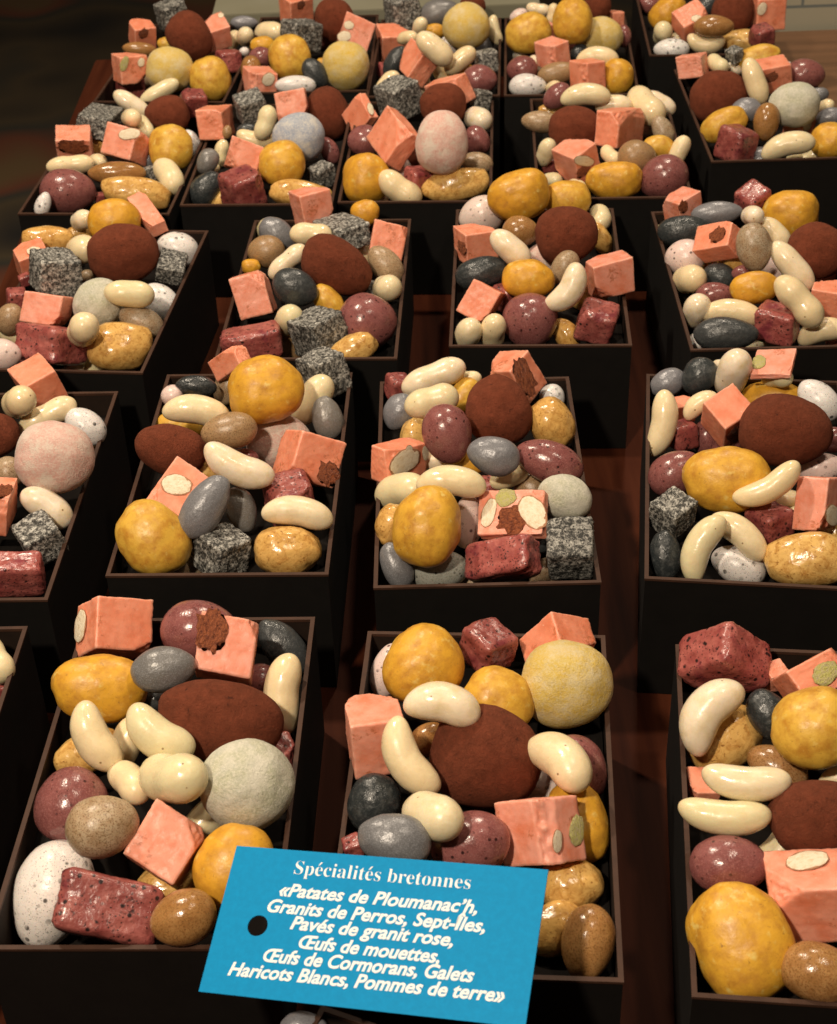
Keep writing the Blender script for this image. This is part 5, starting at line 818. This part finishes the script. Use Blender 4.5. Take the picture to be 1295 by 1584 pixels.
# ------------------------------------------------------------------ candy meshes
def ico(sub, fn):
    bm = bmesh.new(); bmesh.ops.create_icosphere(bm, subdivisions=sub, radius=1)
    for v in bm.verts: v.co = fn(v.co.normalized())
    return bm
def normalise(bm):
    lo = [min(v.co[k] for v in bm.verts) for k in range(3)]; hi = [max(v.co[k] for v in bm.verts) for k in range(3)]
    for v in bm.verts: v.co = Vector([2 * (v.co[k] - lo[k]) / (hi[k] - lo[k]) - 1 for k in range(3)])
    return bm
def nz3(p, s, seed): return noise.fractal(p * s + Vector((seed * 7.3, seed * 3.1, seed * 5.7)), 0.9, 2.0, 3)
def superell(p, e):
    r = (abs(p.x) ** e + abs(p.y) ** e + abs(p.z) ** e) ** (-1 / e); return p * r
def egg_bm(seed, amp=.02, e=2.0, ovoid=.06, fr=1.0):
    def fn(p):
        q = superell(p, e) * (1 + amp * nz3(p, fr, seed))
        k = 1 - ovoid * q.x
        return Vector((q.x, q.y * k, q.z * k))
    return normalise(ico(4, fn))
def bean_bm(seed, bend, waist, power=2.6):
    bm = bmesh.new(); NR, NS = 30, 24; rings = []
    for i in range(1, NR):
        s = -math.cos(math.pi * i / NR)
        r = (1 - abs(s) ** power) ** (1 / 2.1) * (1 - waist * math.exp(-((s - .06) / .36) ** 2)) * (1 + .07 * s)
        cx, cy = s * 1.0, bend * (1 - s * s)
        tx, ty = 1, -2 * bend * s; l = math.hypot(tx, ty); nx, ny = -ty / l, tx / l
        ring = []
        for j in range(NS):
            a = 2 * math.pi * j / NS
            rr = .5 * r * (1 + .035 * noise.noise(Vector((s * 1.7, math.cos(a), math.sin(a) + seed * 9))))
            ring.append(bm.verts.new((cx + nx * rr * math.cos(a), cy + ny * rr * math.cos(a), rr * math.sin(a))))
        rings.append(ring)
    for a, b in zip(rings, rings[1:]):
        for j in range(NS): bm.faces.new((a[j], a[(j + 1) % NS], b[(j + 1) % NS], b[j]))
    for ring, x in ((rings[0], -1.003), (rings[-1], 1.003)):
        v = bm.verts.new((x, 0, 0))
        for j in range(NS):
            q = (v, ring[(j + 1) % NS], ring[j]) if x < 0 else (v, ring[j], ring[(j + 1) % NS])
            bm.faces.new(q)
    bmesh.ops.recalc_face_normals(bm, faces=bm.faces)
    return normalise(bm)
def cube_bm(seed, rad, amp, fr, chips, rough=.0, div=18):
    rs = random.Random(seed * 13 + 1)
    bm = bmesh.new(); bmesh.ops.create_cube(bm, size=2)
    bmesh.ops.subdivide_edges(bm, edges=list(bm.edges), cuts=div, use_grid_fill=True)
    planes = []
    for k in range(chips):
        n = Vector((rs.choice((-1, 1)), rs.choice((-1, 1)), rs.choice((-1, 0, 1)))) + Vector([rs.uniform(-.35, .35) for _ in range(3)])
        ax = [abs(n.x), abs(n.y), abs(n.z)]; sm = sum(ax); n.normalize()
        planes.append((n, (sm / Vector(ax).length) * rs.uniform(.66, .86)))
    sk = [rs.uniform(-.06, .06) for _ in range(6)]
    for v in bm.verts:
        p = v.co.copy(); q = Vector([max(-(1 - rad), min(1 - rad, c_)) for c_ in p]); d_ = p - q
        if d_.length > 1e-6: p = q + d_.normalized() * rad
        for n, c_ in planes:
            t = p.dot(n) - c_
            if t > 0: p = p - n * t * (.92 + .5 * noise.noise(p * 4 + Vector((seed, 0, 0))))
        p = p * (1 + amp * nz3(p, fr, seed)) 
        if rough: p += Vector([rough * noise.noise(p * 7 + Vector((seed * 3 + k * 11, 0, 0))) for k in range(3)])
        p = Vector((p.x + sk[0] * p.y + sk[1] * p.z, p.y + sk[2] * p.z + sk[3] * p.x, p.z + sk[4] * p.x + sk[5] * p.y))
        v.co = p
    return normalise(bm)

MESH = {}
def variants(key, n, fn, mat):
    L = []
    for s in range(n):
        me = bm_mesh(key, fn(s)); me.materials.append(mat); L.append(me)
    MESH[key] = L
bends = [(.0, .03), (.36, .02), (-.36, .02), (.10, .17), (-.16, .10), (.18, .05), (.50, .03), (-.50, .03)]   # straight, bowed either way, waisted
variants('be', 8, lambda s: bean_bm(s, *bends[s]), M['be'])
variants('po', 6, lambda s: egg_bm(s + 10, .10, 2.25, .05, .9), M['po'])
variants('pg', 6, lambda s: egg_bm(s + 30, .10, 2.2, .05, 1.1), M['pg'])
variants('tr', 4, lambda s: egg_bm(s + 50, .06, 2.15, .08, 1.0), M['tr'])
for key in ('gp', 'dp'): variants(key, 4, lambda s: egg_bm(s + 70, .05, 2.0, .08, 1.0), M[key])
for key in ('me', 'te', 'ae', 'we', 'pe', 'se'): variants(key, 3, lambda s: egg_bm(s + 90, .025, 2.0, .09, 1.0), M[key])
for key in ('bp', 'by', 'bg', 'bb'): variants(key, 2, lambda s: egg_bm(s + 110, .05, 2.1, .04, 1.2), M[key])
variants('nc', 8, lambda s: cube_bm(s, .05, .03, .8, (1, 2, 2, 2, 3, 1, 3, 2)[s], .022, 22), M['nc'])
variants('gc', 5, lambda s: cube_bm(s + 20, .13, .05, 1.1, s % 2, .07), M['gc'])
variants('rc', 5, lambda s: cube_bm(s + 40, .30, .06, 1.0, s % 2, .035), M['rc'])
def nut_me(key, mat, fr, amp):
    bm = ico(3, lambda p: p * (1 + amp * nz3(p, fr, 3))); me = bm_mesh(key, bm); me.materials.append(mat); return me
NUT = {'a': ('almond', nut_me('almond', M['almond'], 1.6, .14)), 'h': ('hazelnut', nut_me('hazelnut', M['almond'], 1.8, .12)),
       'p': ('pistachio', nut_me('pistachio', M['pist'], 1.8, .22)), 'k': ('crumbly_hollow', nut_me('crumbly_hollow', M['crumb'], 3.4, .60))}
SKIN = nut_me('nut_skin', M['skin'], 1.6, .1)

NAME = dict(be='bean_candy', po='potato_candy', pg='potato_candy', tr='truffle', gp='pebble_candy', dp='pebble_candy', me='egg_candy', te='egg_candy', ae='egg_candy', we='egg_candy', pe='egg_candy', se='egg_candy', bp='powdered_ball', by='powdered_ball', bg='powdered_ball', bb='powdered_ball', nc='nougat_cube', gc='granite_cube', rc='glazed_cube')
GROUP = dict(bean_candy='bean shaped candies in the boxes', potato_candy='potato shaped candies in the boxes', truffle='cocoa truffles in the boxes', pebble_candy='pebble shaped candies in the boxes', egg_candy='speckled egg candies in the boxes', powdered_ball='powdered balls in the boxes', nougat_cube='pink nougat cubes in the boxes', granite_cube='granite patterned cubes in the boxes', glazed_cube='red glazed cubes in the boxes')
rs = random.Random(11)
BODIES = {}
for i, (kind, box, x, y, z, qw, qx, qy, qz, sx, sy, sz, var, label, nuts) in enumerate(DATA):
    nm = NAME[kind]; L = MESH[kind]
    o = link(bpy.data.objects.new(nm, L[var if var >= 0 else rs.randrange(len(L))]))
    o.rotation_mode = 'QUATERNION'; o.location = (x, y, z); q = Quaternion((qw, qx, qy, qz))
    if kind not in ('nc', 'gc', 'rc', 'be') and rs.random() < .5: q = q @ Quaternion((0, 0, 1), math.pi)
    o.rotation_quaternion = q
    tag(o, label, nm.replace('_', ' ').replace(' candy', ''), GROUP[nm])
    me = o.data.copy(); me.transform(Matrix.Diagonal((sx, sy, sz, 1))); o.data = me
    co = np.empty(len(me.vertices) * 3); me.vertices.foreach_get('co', co)
    BODIES.setdefault(box, []).append(co.reshape(-1, 3) @ np.array(q.to_matrix()).T + np.array((x, y, z)))
      # true size in the mesh, so the grain is not stretched
    if True:
        for (t, px, py, pz, w, a, b, c_, r1, r2) in nuts:
            nn, nme = NUT[t]
            th = min(r1, r2) * (.07 if t == 'k' else .16)
            if t in 'ah':
                s_ = mesh_obj('nut_skin', SKIN, None, o); s_.rotation_mode = 'QUATERNION'; s_.rotation_quaternion = (w, a, b, c_)
                s_.location = (px, py, pz); s_.scale = (r1 * 1.045, r2 * 1.045, th * .72)
            n_ = mesh_obj(nn, nme, None, o); n_.rotation_mode = 'QUATERNION'; n_.rotation_quaternion = (w, a, b, c_)
            n_.location = (px, py, pz); n_.scale = (r1, r2, th)

# ------------------------------------------------------------------ boxes
T = .0018
def shell_bm(w, d, h):
    bm = bmesh.new(); F = lambda *c: [bm.verts.new(v) for v in c]
    def ring(x0, y0, x1, y1, z): return F((x0, y0, z), (x1, y0, z), (x1, y1, z), (x0, y1, z))
    o0 = ring(0, 0, w, d, .0006); o1 = ring(0, 0, w, d, h); i1 = ring(T, T, w - T, d - T, h); i0 = ring(T, T, w - T, d - T, .004)
    for a, b, mi in ((o0, o1, 0), (o1, i1, 0), (i1, i0, 1)):
        for k in range(4):
            f = bm.faces.new((a[k], a[(k + 1) % 4], b[(k + 1) % 4], b[k])); f.material_index = mi
    bm.faces.new(i0).material_index = 1; bm.faces.new(o0[::-1])
    bmesh.ops.recalc_face_normals(bm, faces=bm.faces); return bm
def rim_bm(w, d, h):
    bm = bmesh.new(); e = .0004; H = .0016
    def ring(k, z): return [bm.verts.new(v) for v in ((-k, -k, z), (w + k, -k, z), (w + k, d + k, z), (-k, d + k, z))]
    o0 = ring(e, h - .0012); o1 = ring(e, h + e); i1 = ring(-T - e, h + e); i0 = ring(-T - e, h - H)
    for a, b in ((o0, o1), (o1, i1), (i1, i0)):
        for k in range(4): bm.faces.new((a[k], a[(k + 1) % 4], b[(k + 1) % 4], b[k]))
    bmesh.ops.recalc_face_normals(bm, faces=bm.faces); return bm
shell_me = bm_mesh('shell', shell_bm(BOX_W, BOX_D, BOX_H), False); shell_me.materials.append(M['shell']); shell_me.materials.append(M['lining'])
rim_me = bm_mesh('rim_edge', rim_bm(BOX_W, BOX_D, BOX_H), False); rim_me.materials.append(M['rim'])
for (bn, bx, by, bt) in BOXES:
    e = link(bpy.data.objects.new('candy_box', None)); e.empty_display_size = .03
    e.location = (bx, by, 0); e.rotation_euler = (0, 0, bt)
    tag(e, 'open dark brown card ' + BOXN[bn] + ', filled with sweets', 'box', 'open boxes of sweets on the table')
    mesh_obj('shell', shell_me, None, e); mesh_obj('rim_edge', rim_me, None, e)
    # added sheet cradling the sweets, its near black paints the shade in the gaps
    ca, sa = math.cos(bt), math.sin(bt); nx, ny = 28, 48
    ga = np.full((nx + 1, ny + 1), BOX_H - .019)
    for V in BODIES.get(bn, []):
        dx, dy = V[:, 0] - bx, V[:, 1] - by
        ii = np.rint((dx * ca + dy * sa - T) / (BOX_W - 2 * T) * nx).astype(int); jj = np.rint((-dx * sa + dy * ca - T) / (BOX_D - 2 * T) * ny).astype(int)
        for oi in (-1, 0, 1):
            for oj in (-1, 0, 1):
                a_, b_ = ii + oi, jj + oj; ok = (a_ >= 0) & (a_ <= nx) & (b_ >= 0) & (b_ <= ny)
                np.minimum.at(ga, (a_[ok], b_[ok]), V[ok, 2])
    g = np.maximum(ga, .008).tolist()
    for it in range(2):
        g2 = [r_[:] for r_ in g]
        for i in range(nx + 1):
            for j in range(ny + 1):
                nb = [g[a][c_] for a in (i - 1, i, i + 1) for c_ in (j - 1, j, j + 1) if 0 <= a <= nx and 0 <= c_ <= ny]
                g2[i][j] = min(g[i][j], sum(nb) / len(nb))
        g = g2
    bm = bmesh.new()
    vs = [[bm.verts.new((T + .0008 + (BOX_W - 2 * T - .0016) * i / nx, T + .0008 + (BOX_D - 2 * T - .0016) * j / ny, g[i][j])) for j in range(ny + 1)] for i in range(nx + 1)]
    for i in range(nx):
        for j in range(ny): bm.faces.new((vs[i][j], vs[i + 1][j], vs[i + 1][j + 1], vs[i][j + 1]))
    mesh_obj('shade_padding', bm_mesh('shade_padding', bm), M['pad'], e)

# ------------------------------------------------------------------ blue card
N = NT('blue_card')
N.set('Base Color', N.mix(N.mask(N.noise(300, 3, .7), .4, .7), (.0, .215, .46), (.0, .24, .51))); N.set('Roughness', .6); N.set('Specular IOR Level', .15); N.bump(N.noise(500, 3), .1, .0003); M['blue'] = N.m
M['white'] = m_simple('white_print', (.80, .80, .78), .6)
cw, ch = CARD['w'] / 2, CARD['h'] / 2
card = link(bpy.data.objects.new('price_card', None)); card.empty_display_size = .02
card.rotation_mode = 'QUATERNION'; card.location = CARD['loc']; card.rotation_quaternion = CARD['q']
tag(card, 'bright blue printed card with white French lettering and punched hole', 'sign')
bm = bmesh.new()
outer = [bm.verts.new(c_) for c_ in ((-cw, -ch, 0), (cw, -ch, 0), (cw, ch, 0), (-cw, ch, 0))]
hx, hy = CARD['hole']; inner = [bm.verts.new((hx + CARD['rh'] * math.cos(a * math.pi / 20), hy + CARD['rh'] * math.sin(a * math.pi / 20), 0)) for a in range(40)]
ed = [bm.edges.new((L_[k], L_[(k + 1) % len(L_)])) for L_ in (outer, inner) for k in range(len(L_))]
bmesh.ops.triangle_fill(bm, use_beauty=True, use_dissolve=False, edges=ed)
r = bmesh.ops.extrude_face_region(bm, geom=list(bm.faces))
for v in r['geom']:
    if isinstance(v, bmesh.types.BMVert): v.co.z -= .0007
bmesh.ops.recalc_face_normals(bm, faces=bm.faces)
mesh_obj('card_sheet', bm_mesh('card_sheet', bm, False), M['blue'], card)
def serif(s):
    out = ''
    for ch_ in s:
        if 'A' <= ch_ <= 'Z': out += chr(0x1D400 + ord(ch_) - 65)
        elif 'a' <= ch_ <= 'z': out += chr(0x1D41A + ord(ch_) - 97)
        else: out += ch_
    return out
def text_mesh(body, shear=0.0, offset=0.0):
    cu = bpy.data.curves.new('lettering', 'FONT'); cu.body = body; cu.size = 1; cu.shear = shear; cu.offset = offset
    cu.extrude = .004; cu.resolution_u = 4; cu.fill_mode = 'BOTH'
    o = link(bpy.data.objects.new('lettering', cu)); bpy.context.view_layer.update()
    dg = bpy.context.evaluated_depsgraph_get(); me = bpy.data.meshes.new_from_object(o.evaluated_get(dg))
    bpy.data.objects.remove(o); bpy.data.curves.remove(cu); me.materials.clear(); return me
SERIF_OFF, SERIF_H, BRUSH_H = -.012, .0095, .0086
LINES = [('Spécialités bretonnes', 0), ("«Patates de Ploumanac’h,", 1), ('Granits de Perros, Sept-Îles,', 1), ('Pavés de granit rose,', 1), ('Œufs de mouettes,', 1), ('Œufs de Cormorans, Galets', 1), ('Haricots Blancs, Pommes de terre»', 1)]
for (body, style), (x0, y0, x1, y1) in zip(LINES, CARD['text']):
    if style == 0:
        # serif face: the accents are set as their own strokes over the base letters
        plain = body.replace('é', 'e')
        me = text_mesh(serif(plain).replace(' ', ' '), 0, SERIF_OFF)
        acc = []
        for k, ch_ in enumerate(body):
            if ch_ == 'é':
                m1 = text_mesh(serif(plain[:k + 1]), 0, SERIF_OFF); m0 = text_mesh(serif(plain[:k]), 0, SERIF_OFF)
                xa = max(v.co.x for v in m0.vertices); xb = max(v.co.x for v in m1.vertices); acc.append((xa + xb) / 2 + .01)
        bm = bmesh.new(); bm.from_mesh(me)
        for xa in acc:
            q = [(xa - .06, .52), (xa + .02, .54), (xa + .14, .70), (xa + .05, .70)]
            f = bm.faces.new([bm.verts.new((a, b, .004)) for a, b in q])
        me = bm_mesh('lettering', bm, False)
        hgt = .0062 / .70
    else:
        me = text_mesh(body, .26, .025); hgt = None
    xs = [v.co.x for v in me.vertices]; lo, hi = min(xs), max(xs)
    wid = math.hypot(x1 - x0, y1 - y0); k = wid / (hi - lo)
    ky = SERIF_H if style == 0 else BRUSH_H
    me.transform(Matrix.Translation((-lo, 0, 0))); me.transform(Matrix.Diagonal((k, ky, 1e-4 / .004 * .5, 1)))
    o = mesh_obj('lettering', me, M['white'], card)
    if not me.materials: me.materials.append(M['white'])
    o.location = (x0, y0, .0001); o.rotation_euler = (0, 0, math.atan2(y1 - y0, x1 - x0))
# wire foot that holds the card up, behind it down to the table
bm = bmesh.new()
top = Vector((0.0, ch * .3, -.002))
foot_world = Vector((CARD['loc'][0] - .012, CARD['loc'][1] + .02, 0.004))
foot = Quaternion(CARD['q']).inverted() @ (foot_world - Vector(CARD['loc']))
dv = foot - top
bmesh.ops.create_cone(bm, cap_ends=True, segments=12, radius1=.0012, radius2=.0012, depth=dv.length, matrix=Matrix.Translation((top + foot) / 2) @ dv.to_track_quat('Z', 'Y').to_matrix().to_4x4())
mesh_obj('wire_foot', bm_mesh('wire_foot', bm), M['shell'], card)
